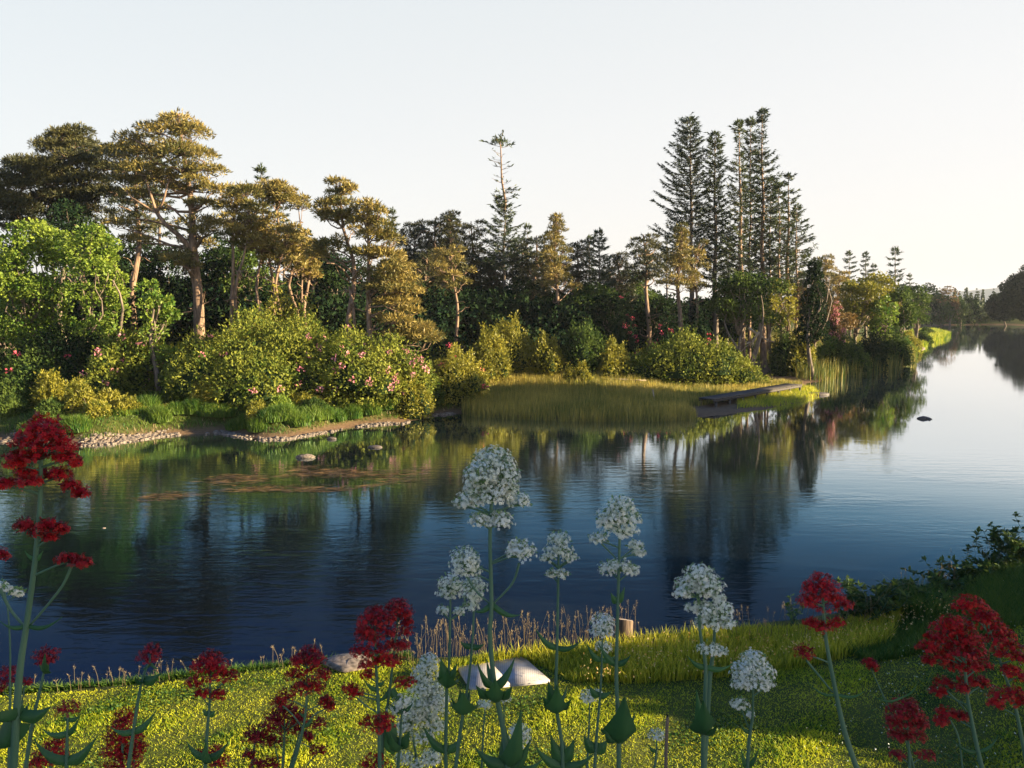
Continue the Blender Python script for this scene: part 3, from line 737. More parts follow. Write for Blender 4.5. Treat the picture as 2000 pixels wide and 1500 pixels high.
# middle dark undergrowth trees
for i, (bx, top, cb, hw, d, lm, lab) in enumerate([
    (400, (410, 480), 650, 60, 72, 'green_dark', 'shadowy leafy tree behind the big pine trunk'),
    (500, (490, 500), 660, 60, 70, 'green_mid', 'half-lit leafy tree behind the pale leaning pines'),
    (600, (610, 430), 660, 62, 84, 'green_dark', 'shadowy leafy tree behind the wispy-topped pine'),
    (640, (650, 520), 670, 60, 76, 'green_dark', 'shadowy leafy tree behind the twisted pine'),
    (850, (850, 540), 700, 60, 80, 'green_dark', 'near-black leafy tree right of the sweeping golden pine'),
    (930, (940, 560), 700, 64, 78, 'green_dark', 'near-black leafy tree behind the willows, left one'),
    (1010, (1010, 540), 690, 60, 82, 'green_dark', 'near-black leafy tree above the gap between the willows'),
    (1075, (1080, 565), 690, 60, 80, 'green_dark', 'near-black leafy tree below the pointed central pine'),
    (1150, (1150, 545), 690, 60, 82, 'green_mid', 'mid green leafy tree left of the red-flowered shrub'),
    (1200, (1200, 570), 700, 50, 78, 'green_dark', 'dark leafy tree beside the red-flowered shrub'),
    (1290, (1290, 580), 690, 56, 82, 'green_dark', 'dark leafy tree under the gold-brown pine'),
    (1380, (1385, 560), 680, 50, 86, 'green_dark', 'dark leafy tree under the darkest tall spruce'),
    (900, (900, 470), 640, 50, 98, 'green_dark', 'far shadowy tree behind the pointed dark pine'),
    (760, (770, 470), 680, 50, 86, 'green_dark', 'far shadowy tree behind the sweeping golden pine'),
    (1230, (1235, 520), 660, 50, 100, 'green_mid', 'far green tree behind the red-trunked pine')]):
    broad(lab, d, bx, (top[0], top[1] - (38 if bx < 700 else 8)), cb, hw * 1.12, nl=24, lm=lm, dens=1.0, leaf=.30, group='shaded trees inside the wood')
# right group
broad('leafy green tree with pale multiple stems at the foot of the spruces', 74, 1440, (1450, 520), 635, 66, nl=24, lm='green_mid', stems=5, dens=1.2, clumps=[(1420, 560, 30, 18), (1470, 590, 34, 18), (1510, 560, 30, 16), (1440, 615, 26, 14), (1400, 600, 24, 16), (1495, 620, 26, 14)], group='trees round the spruce group')
broad('golden-green small tree under the right-hand sparse spruces', 77, 1530, (1525, 535), 660, 46, nl=16, lm='yellow_green', stems=2, group='trees round the spruce group')
broad('bronze leafy tree under the end of the spruce group', 84, 1570, (1572, 545), 655, 40, nl=16, lm='brown_leaf', stems=2, group='trees round the spruce group')
broad('dark conical tree on a bare stem right at the water meadow', 72, 1592, (1592, 512), 668, 36, nl=34, lm='green_dark', shape='cone', dens=1.5, leaf=.24, group='trees round the spruce group')
broad('yellow-green tree with a forked grey trunk', 92, 1672, (1680, 528), 650, 46, nl=30, lm='yellow_green', group='trees along the lake towards its end')
far_b = [(1715, (1715, 528), 645, 44, 98, 'yellow_green', 'yellowest tree, right of the forked grey trunk'), (1752, (1755, 545), 655, 34, 96, 'green_mid', 'rounded green tree under the lone ladder-topped spruce'),
         (1730, (1728, 560), 660, 24, 90, 'green', 'small bright tree at the edge of the yellow meadow'), (1785, (1785, 545), 640, 30, 118, 'green_mid', 'green tree just right of the lone spruce'),
         (1640, (1640, 590), 660, 34, 88, 'brown_leaf', 'low bronze shrub-like tree under the thin-trunked pine'),
         (1815, (1812, 548), 635, 26, 222, 'green_dark', 'first dark rounded tree on the far shore of the bay'), (1835, (1836, 560), 635, 22, 230, 'green_mid', 'second rounded tree on the far shore of the bay'),
         (1852, (1852, 545), 632, 22, 238, 'brown_leaf', 'bronze-tinted tree rising over the far shore'), (1872, (1870, 572), 632, 22, 243, 'green_mid', 'low green tree right of the bronze-tinted one'),
         (1895, (1893, 578), 630, 20, 249, 'green_dark', 'small dark tree near the end of the lake'), (1912, (1915, 592), 630, 18, 255, 'green_mid', 'small bright tree close to the end of the lake'), (1935, (1936, 588), 630, 20, 264, 'green_dark', 'last dark tree before the right shore')]
for (bx, top, cb, hw, d, lm, lab) in far_b:
    broad(lab, d, bx, top, cb + 14, hw * 1.2, nl=26, lm=lm, dens=.9 if d < 120 else .7, leaf=.3 if d < 120 else .45, group='trees along the lake towards its end')
# right shore
for (x, y, w, h, lab) in [(146.5, 226, 8, 18, 'dark tree silhouette at the right edge of the picture'), (152, 212, 9, 19, 'dark tree just outside the right edge'), (144.5, 236, 4.5, 10, 'lower dark tree on the right shore beside the silhouette')]:
    px = 1000 + x / y * F; tp = py_of(y, h); bt = py_of(y, 0.5); s = F / y
    broad(lab, y, px, (px, tp), bt, w * s, nl=60, lm='green_dark', dens=2.2, leaf=.5, group='dark trees on the right shore', branches=False)

# far wood seen as one mass
mb = MB()
for i in range(260):
    x = rng.uniform(150, 320); y = rng.uniform(285, 360); h = rng.uniform(9, 14)
    if x / y > .72: continue
    k = 10
    for j in range(k):
        r = 1.9 * (1 - j / k) + .2; z = 1 + (h - 1) * j / k
        a = rng.random(5) * 6.28; c = np.tile([x, y, z], (5, 1))
        mb.leaves(c, np.stack([np.cos(a), np.sin(a), np.full(5, -.2)], 1), rdir(5), r, 1.2, rng.uniform(.2, .7, 5))
        mb.leaves(c, np.stack([np.cos(a + .5), np.sin(a + .5), np.full(5, .9)], 1), rdir(5), r, 1.0, rng.uniform(.2, .7, 5))
for i in range(500):
    x = rng.uniform(130, 260); y = rng.uniform(245, 290)
    if x / y > .66: continue
    tufts(mb, (x, y, rng.uniform(1, 5)), (3, 3, 2.5), 26, 1.1, .8, up=.2, per=2)
tag(mb.build('distant_wood', M['spruce']), 'distant dark conifer wood closing the end of the lake', 'forest', kind='stuff')
# undergrowth mass filling the depth of the wood
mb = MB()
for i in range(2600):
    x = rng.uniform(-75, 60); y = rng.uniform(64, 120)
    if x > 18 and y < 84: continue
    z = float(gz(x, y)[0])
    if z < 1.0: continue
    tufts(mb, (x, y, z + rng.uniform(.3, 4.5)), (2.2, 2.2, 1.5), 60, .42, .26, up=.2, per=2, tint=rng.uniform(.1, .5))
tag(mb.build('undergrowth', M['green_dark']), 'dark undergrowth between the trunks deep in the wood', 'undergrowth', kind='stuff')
# background conifers behind (copies of a few)
def bg_copies():
    srcs = [o for o in bpy.data.objects if o.get('label', '') in ('shaded pine directly behind the bare-topped spruce', 'slim spruce behind the bare-topped spruce, on its right', 'far shadowy tree behind the pointed dark pine')]
    k = 0
    for (px, d, si, sc) in [(470, 90, 0, 1.1), (520, 93, 2, 1.25), (615, 88, 0, 1.05), (30, 92, 0, .9), (110, 96, 2, 1.2), (190, 98, 0, 1.1), (320, 92, 2, 1.3), (430, 95, 0, 1.0), (560, 100, 2, 1.05), (640, 96, 1, .85), (700, 100, 0, .9), (770, 104, 2, 1.0), (815, 110, 0, .95), (860, 108, 1, .95),
                           (940, 110, 0, .95), (1060, 106, 1, .9), (1110, 108, 0, .9), (1150, 110, 2, .9), (1190, 112, 1, .75), (1240, 112, 0, .8), (1300, 104, 2, .9), (1420, 104, 2, .95), (1560, 110, 2, .75), (1600, 125, 1, .8), (1700, 135, 2, .9), (1770, 140, 2, .8)]:
        o = copy_tree(srcs[si]); x = (px - 1000) / F * d
        o.location = (x, d, float(gz(x, d)[0])); o.scale = (sc,) * 3; o.rotation_euler = (0, 0, rng.uniform(0, 6.28))
        o['label'] = 'half-hidden tree in the back row of the wood, %s from the left' % ORD[k]; k += 1; o['group'] = 'back row of the wood'
bg_copies()

# ================================================================== FAR BANK SHRUBS
BG = 'shrubs on the far bank'
mound('rhododendron_bush', 'huge rounded rhododendron mound with glossy sunlit leaves, in front of the pale pines', 'rhododendron', 51, 520, 612, 790, 188, n=21000, lobes=14, blossom='pink', nbl=26, dy=6.5, group=BG, asym=1, leaf=.22)
mound('rhododendron_bush', 'rhododendron sloping down right of the huge mound, sprinkled with pale pink blossom', 'rhododendron', 50, 705, 650, 790, 150, n=16000, lobes=15, blossom='pink', nbl=110, dy=4.5, group=BG, leaf=.22, lm='laurel')
mound('rhododendron_bush', 'bushy shrub behind the top of the huge mound, below the leaning pines', 'shrub', 57, 560, 570, 680, 95, n=5000, lobes=8, dy=3, group=BG, lm='yellow_green', core=True)
mound('rhododendron_bush', 'pink-tipped rhododendron left of the huge mound', 'rhododendron', 51, 255, 650, 780, 90, n=6000, lobes=8, blossom='pink', nbl=34, dy=3.5, group=BG)
mound('rhododendron_bush', 'low dark rhododendron with one deep pink flower cluster at the far left', 'rhododendron', 52, 90, 668, 780, 110, n=5000, lobes=8, blossom='deep_pink', nbl=8, dy=3.5, group=BG, lm='green_mid')
mound('rhododendron_bush', 'shaded rhododendron at the left edge below the trees', 'rhododendron', 54, -60, 680, 780, 120, n=3000, lobes=8, dy=4, group=BG, lm='green_dark')
mound('rhododendron_bush', 'dense leafy shrub with deep pink flowers left of the reed bed', 'rhododendron', 53, 893, 678, 790, 60, n=5000, lobes=8, blossom='deep_pink', nbl=14, dy=2.5, group=BG, lm='yellow_green', leaf=.18)
mound('bush', 'small rounded yellow-green bush on the grassy bank below the huge mound', 'bush', 45.5, 396, 738, 800, 36, n=2200, lobes=6, dy=1, group=BG, lm='yellow_green', leaf=.15, core=False)
mound('bush', 'upright leafy shrub on the bank at the far left', 'bush', 45, 95, 728, 810, 34, n=1700, lobes=7, dy=1.2, group=BG, lm='yellow_green', leaf=.18, core=False, stem_up=.8)
mound('bush', 'leafy shrub cut by the left edge of the picture', 'bush', 45, 22, 742, 820, 44, n=2200, lobes=7, dy=1.4, group=BG, lm='green_mid', leaf=.18, stem_up=.7)
mound('bush', 'leafy shrub standing above the shingle, right of the far left shrubs', 'bush', 44.5, 205, 762, 830, 34, n=1700, lobes=7, dy=1.2, group=BG, lm='yellow_green', leaf=.17, core=False, stem_up=.6)
mound('bush', 'low mixed shrub on the bank left of the small rounded bush', 'bush', 46, 300, 768, 820, 40, n=1800, lobes=7, dy=1.2, group=BG, lm='green_mid', leaf=.16, core=False, stem_up=.5)
mound('bush', 'yellow-green shrub with reddish leaves behind the rounded shore grass', 'bush', 46, 590, 768, 820, 38, n=1800, lobes=7, dy=1.2, group=BG, lm='yellow_green', leaf=.16, stem_up=.5)
mound('bush', 'soft yellow-green bush at the foot of the huge mound on its right', 'bush', 47.5, 625, 735, 800, 44, n=2200, lobes=7, dy=1.2, group=BG, lm='yellow_green', leaf=.16, stem_up=.5)
mound('bush', 'soft bush between the blossom slope and the gravel spit', 'bush', 49, 765, 745, 805, 34, n=1500, lobes=6, dy=1, group=BG, lm='yellow_green', leaf=.16, stem_up=.5)
mound('bush', 'dark shrub in shade at the left end of the reeds', 'bush', 51, 830, 745, 800, 44, n=1800, lobes=7, dy=1.2, group=BG, lm='green_mid', leaf=.18)
wl = [(955, 64, 640, 40, 'leftmost willow bush behind the reeds, tall and gold-lit'), (1000, 67, 622, 46, 'willow bush with upright golden tips, second from the left behind the reeds'), (1065, 66, 655, 38, 'low willow bush in the middle behind the reeds'),
      (1140, 66, 632, 52, 'roundest willow bush behind the reeds with a dark lit-edged crown'), (1195, 66, 665, 42, 'willow bush falling away to the right behind the reeds')]
for (cx, d, top, hw, lab) in wl:
    mound('willow_bush', lab, 'willow bush', d, cx, top, 745, hw, n=4200, lobes=9, dy=2.2, group='willow bushes behind the reeds', lm='yellow_green' if cx != 1140 else 'green_mid', leaf=.24, stem_up=.7)
mound('bush', 'tiny rounded bush at the back of the reeds, in front of the roundest willow', 'bush', 62, 1137, 706, 740, 18, n=900, lobes=5, dy=.6, group=BG, lm='yellow_green', leaf=.16)
mound('bush', 'tiniest bush at the back of the reeds left of the tiny rounded one', 'bush', 62, 1112, 712, 740, 12, n=600, lobes=5, dy=.5, group=BG, lm='yellow_green', leaf=.16)
mound('hedge_bush', 'long dark clipped-looking bush with a golden lit top behind the reeds', 'bush', 66, 1345, 650, 740, 128, n=11000, lobes=16, dy=3, group=BG, lm='laurel', leaf=.24, stem_up=.4)
mound('bush', 'small bush under the trees at the sunlit bare patch', 'bush', 76, 1525, 628, 670, 22, n=1200, lobes=6, dy=1.2, group=BG, lm='green_mid')
mound('rhododendron_bush', 'bush with deep pink flowers in the shade of the middle wood', 'rhododendron', 74, 1215, 590, 650, 34, n=1500, lobes=6, dy=1.5, blossom='deep_pink', nbl=22, group=BG, lm='green_dark')
mound('rhododendron_bush', 'bush with a pink flowered top below the gold-brown pine', 'rhododendron', 72, 1300, 596, 650, 30, n=1300, lobes=6, dy=1.5, blossom='deep_pink', nbl=20, group=BG, lm='green_dark')
mound('rhododendron_bush', 'bush with dull red flowers in the shade left of the many-stemmed tree', 'rhododendron', 72, 1368, 584, 650, 24, n=1100, lobes=6, dy=1.5, blossom='deep_pink', nbl=12, group=BG, lm='green_dark')
mound('rhododendron_bush', 'tall shrub covered with pale pink blossom behind the dark conical tree', 'rhododendron', 80, 1628, 578, 650, 17, n=1500, lobes=6, dy=1.2, blossom='pink', nbl=60, group=BG, lm='brown_leaf')
rb = [(1560, 76, 640, 30, 'gold-lit shrub at the back of the sunlit bare patch', 'yellow_green'), (1650, 78, 655, 40, 'dark shrub at the head of the bay', 'green_mid'), (1700, 82, 648, 34, 'shrub on the bay shore, half in shade', 'green_dark'), (1745, 88, 640, 30, 'shrub beside the yellow meadow', 'green_mid'),
      (1772, 116, 648, 20, 'lit shrub on the yellow meadow point', 'yellow_green'), (1806, 165, 640, 12, 'far shrub at the back of the yellow meadow', 'green_mid'), (1800, 132, 648, 14, 'small dark shrub in the middle of the yellow meadow', 'green_mid'), (1765, 104, 660, 16, 'lit shrub at the near edge of the yellow meadow', 'green'), (1620, 79, 662, 26, 'lit shrub between the conical tree and the pink shrub', 'green')]
for (cx, d, top, hw, lab, lm) in rb:
    mound('bush', lab, 'bush', d, cx, top, 690, hw, n=2000, lobes=8, dy=2, group='shrubs round the bay', lm=lm, leaf=.26)

mound('rhododendron_bush', 'lower front shoulder of rhododendron joining the huge mound to the bank', 'rhododendron', 48.5, 575, 700, 790, 90, n=6500, lobes=9, blossom='pink', nbl=14, dy=2.2, group=BG, leaf=.2)
mound('rhododendron_bush', 'dark hollow-sided rhododendron at the left foot of the huge mound', 'rhododendron', 50, 372, 690, 790, 60, n=4500, lobes=8, dy=2.5, group=BG, lm='green_mid', leaf=.2)
mound('bush', 'golden scrub at the outer foot of the blossom slope', 'bush', 48.3, 800, 722, 800, 42, n=2500, lobes=7, dy=1.5, group=BG, lm='yellow_green', leaf=.17, stem_up=.5)
mound('bush', 'dense dark scrub under the bright green broadleaf trees', 'bush', 52, 130, 640, 760, 120, n=6000, lobes=12, dy=2.5, group=BG, lm='green_dark', leaf=.22)

# ================================================================== FAR BANK GRASS, REEDS, STONES
def grass_obj(name, mat, n, poly, hfun, w, label, cat, lean=.25, z=0.3, minz=None, density=None, lx=0.0, tint=None):
    x, y = scatter_px(poly, n, z)
    g = gz(x, y); ok = g > (0.02 if minz is None else minz)
    x, y, g = x[ok], y[ok], g[ok]
    h = hfun(x, y) * rng.uniform(.55, 1.2, len(x))
    if density is not None:
        k = rng.random(len(x)) < density(x, y); x, y, g, h = x[k], y[k], g[k], h[k]
    mb = MB(); blades(mb, x, y, g - .03, h, w, lean, lx=lx, tint=None if tint is None else np.clip(tint(x, y) + rng.normal(0, .30, len(x)), 0, 1))
    return tag(mb.build(name, M[mat]), label, cat, kind='stuff')
JA, JB = hit(1372, 784, .55)[:2], hit(1556, 750, .55)[:2]
def behind_jetty(x, y):
    f = (x - JA[0]) / (JB[0] - JA[0]); yl = JA[1] + (JB[1] - JA[1]) * np.clip(f, 0, 1.3)
    return np.where((f > -.12) & (y < yl + .8), 0.0, 1.0)
reed_poly = [(900, 806), (930, 816), (1000, 820), (1120, 825), (1250, 826), (1380, 819), (1480, 807), (1560, 790), (1604, 773), (1590, 760), (1500, 744), (1300, 744), (930, 744)]
grass_obj('reed_bed', 'reed', 64000, reed_poly, lambda x, y: 0.85 - .35 * sstep(8.5, 15, x) + .16 * wob(x * 1.5, y), .032, 'golden reed bed along the far shore with a shaded dark green front', 'reeds', lean=.09, z=.05, minz=-.25, density=behind_jetty)
grass_obj('jetty_grass', 'tall_grass', 5000, [(1440, 800), (1560, 790), (1606, 773), (1590, 756), (1440, 770)], lambda x, y: .38 + 0 * x, .03, 'short sunlit grass on the low point under the end of the jetty', 'grass', lean=.3, z=.05, minz=.0)
bay_poly = [(1440, 690), (1560, 742), (1610, 746), (1690, 733), (1765, 717), (1790, 704), (1760, 680), (1640, 672), (1480, 672)]
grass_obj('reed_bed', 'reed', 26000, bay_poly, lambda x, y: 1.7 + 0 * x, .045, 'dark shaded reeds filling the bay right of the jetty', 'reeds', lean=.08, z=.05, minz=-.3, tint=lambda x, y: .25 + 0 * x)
mead_poly = [(1740, 700), (1790, 690), (1820, 676), (1856, 663), (1860, 654), (1830, 645), (1780, 648), (1720, 670)]
grass_obj('meadow_grass', 'tall_grass', 16000, mead_poly, lambda x, y: .9 + 0 * x, .09, 'sunlit yellow meadow grass on the point beyond the bay', 'grass', z=.1, minz=0, tint=lambda x, y: .22 + .25 * wob(x * .5, y * .4))
bank_poly = [(-250, 880), (0, 868), (225, 872), (330, 858), (430, 854), (500, 865), (640, 850), (790, 832), (930, 812), (940, 745), (600, 745), (-250, 760)]
grass_obj('bank_grass', 'lush_grass', 80000, bank_poly, lambda x, y: .16 + .34 * np.clip(wob(x * 1.4, y * 1.2) + .1, 0, 1), .04, 'lush green grass hanging over the far bank', 'grass', lean=.4, z=.4, minz=.16)
grass_obj('sedge', 'seed', 14000, bank_poly, lambda x, y: .30 + 0 * x, .03, 'dry orange sedge at the water line of the far bank', 'grass', lean=.3, z=.3, minz=.12, density=lambda x, y: (gz(x, y) < .5) * .9)
back_poly = [(-250, 760), (940, 760), (1600, 742), (1600, 668), (1480, 655), (900, 672), (-250, 690)]
grass_obj('bank_grass', 'tall_grass', 42000, back_poly, lambda x, y: .55 + .3 * wob(x, y), .06, 'rough tawny grass between the shrubs and under the trees of the far bank', 'grass', lean=.3, z=1.2, minz=.3)
# grass tussocks overhanging the shingle
def shore_y(px):
    i = max(j for j in range(17) if far_px[j][0] <= px); a, b = far_px[i], far_px[i + 1]
    return hit(px, a[1] + (b[1] - a[1]) * (px - a[0]) / (b[0] - a[0]), 0)[1]
tus = [(60, .7), (112, .8), (148, .75), (190, .6), (238, .6), (262, .75), (288, .7), (312, .6), (345, .55), (378, .5), (408, .62), (436, .7), (462, .6), (482, .5), (505, .6), (532, .85), (556, .7), (580, .75), (604, .85), (632, .75), (655, .6), (690, .55), (722, .7), (756, .6), (800, .5)]
for i, (px, r) in enumerate(tus):
    d = shore_y(px) + 1.0 + r * .7 + rng.uniform(0, .7) + (1.2 if 170 < px < 300 else 0); c = P(px, 800, d); g = float(gz(c[0], d)[0]); n_ = 1100
    a = rng.random(n_) * 6.28; rr = r * np.sqrt(rng.random(n_)); x = c[0] + rr * np.cos(a); y = d + rr * np.sin(a)
    h = rng.uniform(.3, .62) * (1 + .6 * r) * np.sqrt(np.clip(1.05 - (rr / r) ** 2, .08, 1)) * rng.uniform(.7, 1.1, n_) + .12
    S = MB(); blades(S, x, y, np.full(n_, g - .05), h, .045, .25)
    o = S.build('grass_tussock', M['lush_grass'], None, (c[0], d, g))
    tag(o, 'rounded green grass tussock above the shingle, %s from the left' % ORD[i], 'grass tussock', 'grass tussocks above the shingle')
for i, (px, dd, top, hw, lm, lab) in enumerate([(150, 4.0, 742, 30, 'yellow_green', 'arching twiggy shrub between the far left shrubs and the shingle'), (345, 4.5, 752, 34, 'green_mid', 'dark little shrub left of the small rounded bush'), (245, 3.4, 775, 28, 'yellow_green', 'pale-tipped low shrub directly above the widest shingle'),
        (470, 4.5, 768, 30, 'green_mid', 'low dark shrub right of the small rounded bush'), (545, 3.6, 776, 26, 'green', 'fresh green low shrub in the middle of the far bank edge'), (680, 4.0, 762, 30, 'yellow_green', 'golden low shrub above the gravel spit'), (725, 4.4, 758, 26, 'green_mid', 'mid green low shrub at the inner end of the gravel spit'), (15, 3.0, 775, 30, 'green_mid', 'low shrub cut by the left picture edge, above the shingle'), (430, 3.2, 782, 24, 'green_mid', 'tiny dark bush among the tussocks below the small rounded bush'), (325, 2.6, 792, 22, 'yellow_green', 'tiny golden bush among the tussocks right of the widest shingle'),
        (500, 2.8, 785, 22, 'yellow_green', 'tiny golden bush at the inner corner of the far bank'), (610, 3.0, 780, 26, 'green_mid', 'low dark bush over the stony point'), (95, 2.8, 780, 30, 'green_mid', 'low green bush left of the widest shingle'), (185, 3.0, 785, 26, 'yellow_green', 'low golden-green bush over the widest shingle')]):
    d = shore_y(px) + dd
    mound('bush', lab, 'bush', d, px, top, 820, hw, n=1500, lobes=6, dy=1.1, group='shrubs on the far bank', lm=lm, leaf=.15, core=False, stem_up=.5)

# stones
def stone_mesh(k):
    b_ = MB(); th = np.linspace(0, 2 * math.pi, 9)[:-1]; ph = np.linspace(-1.35, 1.35, 5); V = []
    sc = rng.uniform(.6, 1.2, 3) * np.array([1, .8, .55])
    for p in ph:
        for a in th:
            r = 1 + rng.normal(0, .12); V.append(np.array([math.cos(a) * math.cos(p), math.sin(a) * math.cos(p), math.sin(p)]) * r * sc)
    V = np.array(V); b_.arr(V, np.array([[i * 8 + j, i * 8 + (j + 1) % 8, (i + 1) * 8 + (j + 1) % 8, (i + 1) * 8 + j] for i in range(4) for j in range(8)]), .5)
    b_.mesh(V[-8:].mean(0)[None], []); 
    b_.arr(V[-8:], np.array([[0, 1, 2, 3], [0, 3, 4, 5], [0, 5, 6, 7]]), .5)
    return b_.build('shore_stone', M['stone'])
protos = [stone_mesh(i) for i in range(7)]
fs = shore[:NFAR]
spots = []
def along(x0, x1, n, lo, hi):
    for _ in range(n):
        px = rng.uniform(x0, x1); i = max(j for j in range(NFAR) if far_px[j][0] <= px and j < 17); a, b = far_px[i], far_px[i + 1]
        t = (px - a[0]) / (b[0] - a[0]); q = hit(a[0] + (b[0] - a[0]) * t, a[1] + (b[1] - a[1]) * t, 0)[:2]
        spots.append((q[0], q[1] + rng.uniform(lo, hi)))
along(165, 300, 120, -.15, 1.3); along(0, 80, 26, -.2, 1.0); along(330, 350, 6, -.1, .2); along(400, 470, 14, -.15, .3); along(500, 680, 56, -.25, .5); along(690, 800, 24, -.3, .2); along(850, 890, 10, -.2, .3)
k = 0
for (x, y) in spots:
    p = protos[k % 7]; o = p if k < 7 else p.copy()
    if k >= 7: col.objects.link(o)
    s_ = rng.uniform(.06, .17); o.location = (x, y, max(0, float(gz(x, y)[0])) + s_ * .15); o.scale = (s_,) * 3; o.rotation_euler = (rng.uniform(-.3, .3), rng.uniform(-.3, .3), rng.uniform(0, 6.28))
    tag(o, 'pale rubble stone of the shingle along the far shore', 'stone', 'rubble stones along the far shore'); k += 1
gx, gy = [], []
mb = MB()
for _ in range(2600):
    px = rng.uniform(0, 880); i = max(j for j in range(17) if far_px[j][0] <= px); a, b = far_px[i], far_px[i + 1]; t = (px - a[0]) / (b[0] - a[0])
    q = hit(px, a[1] + (b[1] - a[1]) * t, 0)[:2]; x, y = q[0], q[1] + rng.uniform(-.4, 1.1) * (1.2 if px < 310 else .5)
    if not (px < 80 or 165 < px < 305 or math.sin(px * .045) + rng.normal(0, .4) > .45): continue
    s_ = rng.uniform(.03, .09); mb.box((x, y, max(0.0, float(gz(x, y)[0])) + s_ * .2), (s_, s_ * .8, s_ * .5), rng.uniform(0, 3), tilt=rng.uniform(-.4, .4))
tag(mb.build('shingle', M['stone']), 'small broken shingle along the far water line', 'shingle', kind='stuff')
for (px, py, sx, sz, mt, lab) in [(596, 894, .42, .14, 'stone', 'pale flat-topped rock standing alone in the shallow water'), (648, 858, .26, .14, 'wet_stone', 'small dark rock just off the gravel spit'), (733, 874, .34, .08, 'wet_stone', 'low dark rock in the water right of the pale one'),
                                  (1803, 818, .34, .13, 'wet_stone', 'larger of the two dark rocks out in the open lake'), (1815, 819, .16, .08, 'wet_stone', 'smaller of the two dark rocks out in the open lake'), (1595, 771, .95, .22, 'wet_stone', 'long dark rock at the tip of the reed point'),
                                  (1790, 681, 1.1, .4, 'stone', 'pale boulder at the water edge of the yellow meadow'), (1826, 664, .8, .4, 'wet_stone', 'dark boulder near the tip of the yellow meadow'), (203, 1032, .10, .04, 'stone', 'tiny pale stone breaking the water at the left')]:
    o = stone_mesh(0); c = hit(px, py, 0); o.location = (c[0], c[1], sz * .25); o.scale = (sx, sx * .7, sz * 1.6); o.data.materials[0] = M[mt]; o.name = 'rock'
    tag(o, lab, 'rock', 'rocks in the lake')

# river weed streaks on the shallows
x, y = scatter_px([(250, 975), (430, 925), (640, 905), (830, 915), (830, 935), (640, 962), (420, 962), (260, 985)], 4200, 0)
mb = MB(); cl = (np.sin(x * .9 + y * 1.6) + np.sin(x * .35 - y * 2.2) + rng.normal(0, .5, len(x))) > .15; x, y = x[cl], y[cl]
n_ = len(x); ang = rng.normal(.12, .2, n_); D = np.stack([np.cos(ang), np.sin(ang), np.zeros(n_)], 1)
mb.leaves(np.stack([x, y, rng.uniform(.006, .03, n_)], 1), D, np.stack([rng.normal(0, .3, n_), rng.normal(0, .3, n_), np.ones(n_)], 1)[:, [1, 0, 2]], rng.uniform(.15, .8, n_), .022, np.clip(rng.normal(.45, .3, n_), 0, 1))
tag(mb.build('river_weed', M['weed']), 'brown water weed streaming at the surface of the shallows', 'water weed', kind='stuff')
# scattered drift on the near water
x, y = scatter_px([(250, 1230), (420, 1090), (560, 1110), (520, 1240)], 90, 0)

# jetty
A = hit(1380, 781, .55); B = hit(1552, 752, .55); A[2] = B[2] = .62
root = empty('jetty', (A + B) / 2 * [1, 1, 0], 'low wooden jetty on posts in front of the reed point', 'jetty')
org = np.array(root.location); dv = B - A; ln = np.linalg.norm(dv); u = dv / ln; sd = np.array([-u[1], u[0], 0]); rz = math.atan2(u[1], u[0])
mb = MB(); nb = 70
for i in range(nb):
    c = A + u * ln * (i + .5) / nb + sd * rng.normal(0, .015) + [0, 0, rng.normal(0, .005)]
    mb.box(c, (ln / nb / 2 * .93, .62, .028), rz)
mb.build('deck', M['jetty'], root, org)
for s_ in (-1, 1):
    mb = MB(); mb.box((A + B) / 2 + sd * s_ * .55 - [0, 0, .11], (ln / 2, .05, .075), rz); mb.build('beam', M['jetty'], root, org)
for i in range(8):
    for s_ in (-1, 1):
        c = A + u * ln * (.02 + .96 * i / 7) + sd * s_ * .55
        mb = MB(); mb.box((c[0], c[1], -.10), (.07, .07, .52), rz); mb.build('post', M['jetty'], root, org)
a = hit(1118, 738, .9); b_ = hit(1262, 746, .75)
mb = MB(); dv = b_ - a; L1 = np.linalg.norm(dv)
for k in range(4):
    c = a + dv * (k + .5) / 4; mb.box(c + [0, 0, .1], (L1 / 8 * .985, .16, .04), math.atan2(dv[1], dv[0]) + rng.normal(0, .01))
o = mb.build('boardwalk', M['dead_wood'], None, (a + b_) / 2); tag(o, 'narrow pale boardwalk of planks lying across the reeds', 'boardwalk')
c = hit(1276, 790, 0.2); mb = MB(); mb.tube([c + [0, 0, -.4], c + [.03, 0, .5], c + [-.05, 0, 1.0]], [.05, .045, .04], 7, cap=True)
tag(mb.build('mooring_post', M['dead_wood'], None, c), 'thin pale crooked post standing in the shaded reeds', 'post')
# fallen branches at the sunlit patch
for (pts, lab) in [([(1462, 640), (1478, 652), (1500, 665), (1512, 668)], 'fallen pale branch at the foot of the many-stemmed tree'), ([(1482, 648), (1470, 668), (1455, 672)], 'second fallen branch, shorter, lying beside the pale one')]:
    q = np.array([P(x, y, 73) for x, y in pts]); mb = MB(); mb.tube(q, np.linspace(.13, .04, len(q)), 6)
    for j in range(5): limb(mb, q[len(q) // 2], q[len(q) // 2] + rng.normal(0, .9, 3) * [1, 1, .6], .04, .01, .15, 4)
    tag(mb.build('fallen_branch', M['dead_wood'], None, q[0]), lab, 'fallen branch', 'fallen branches')

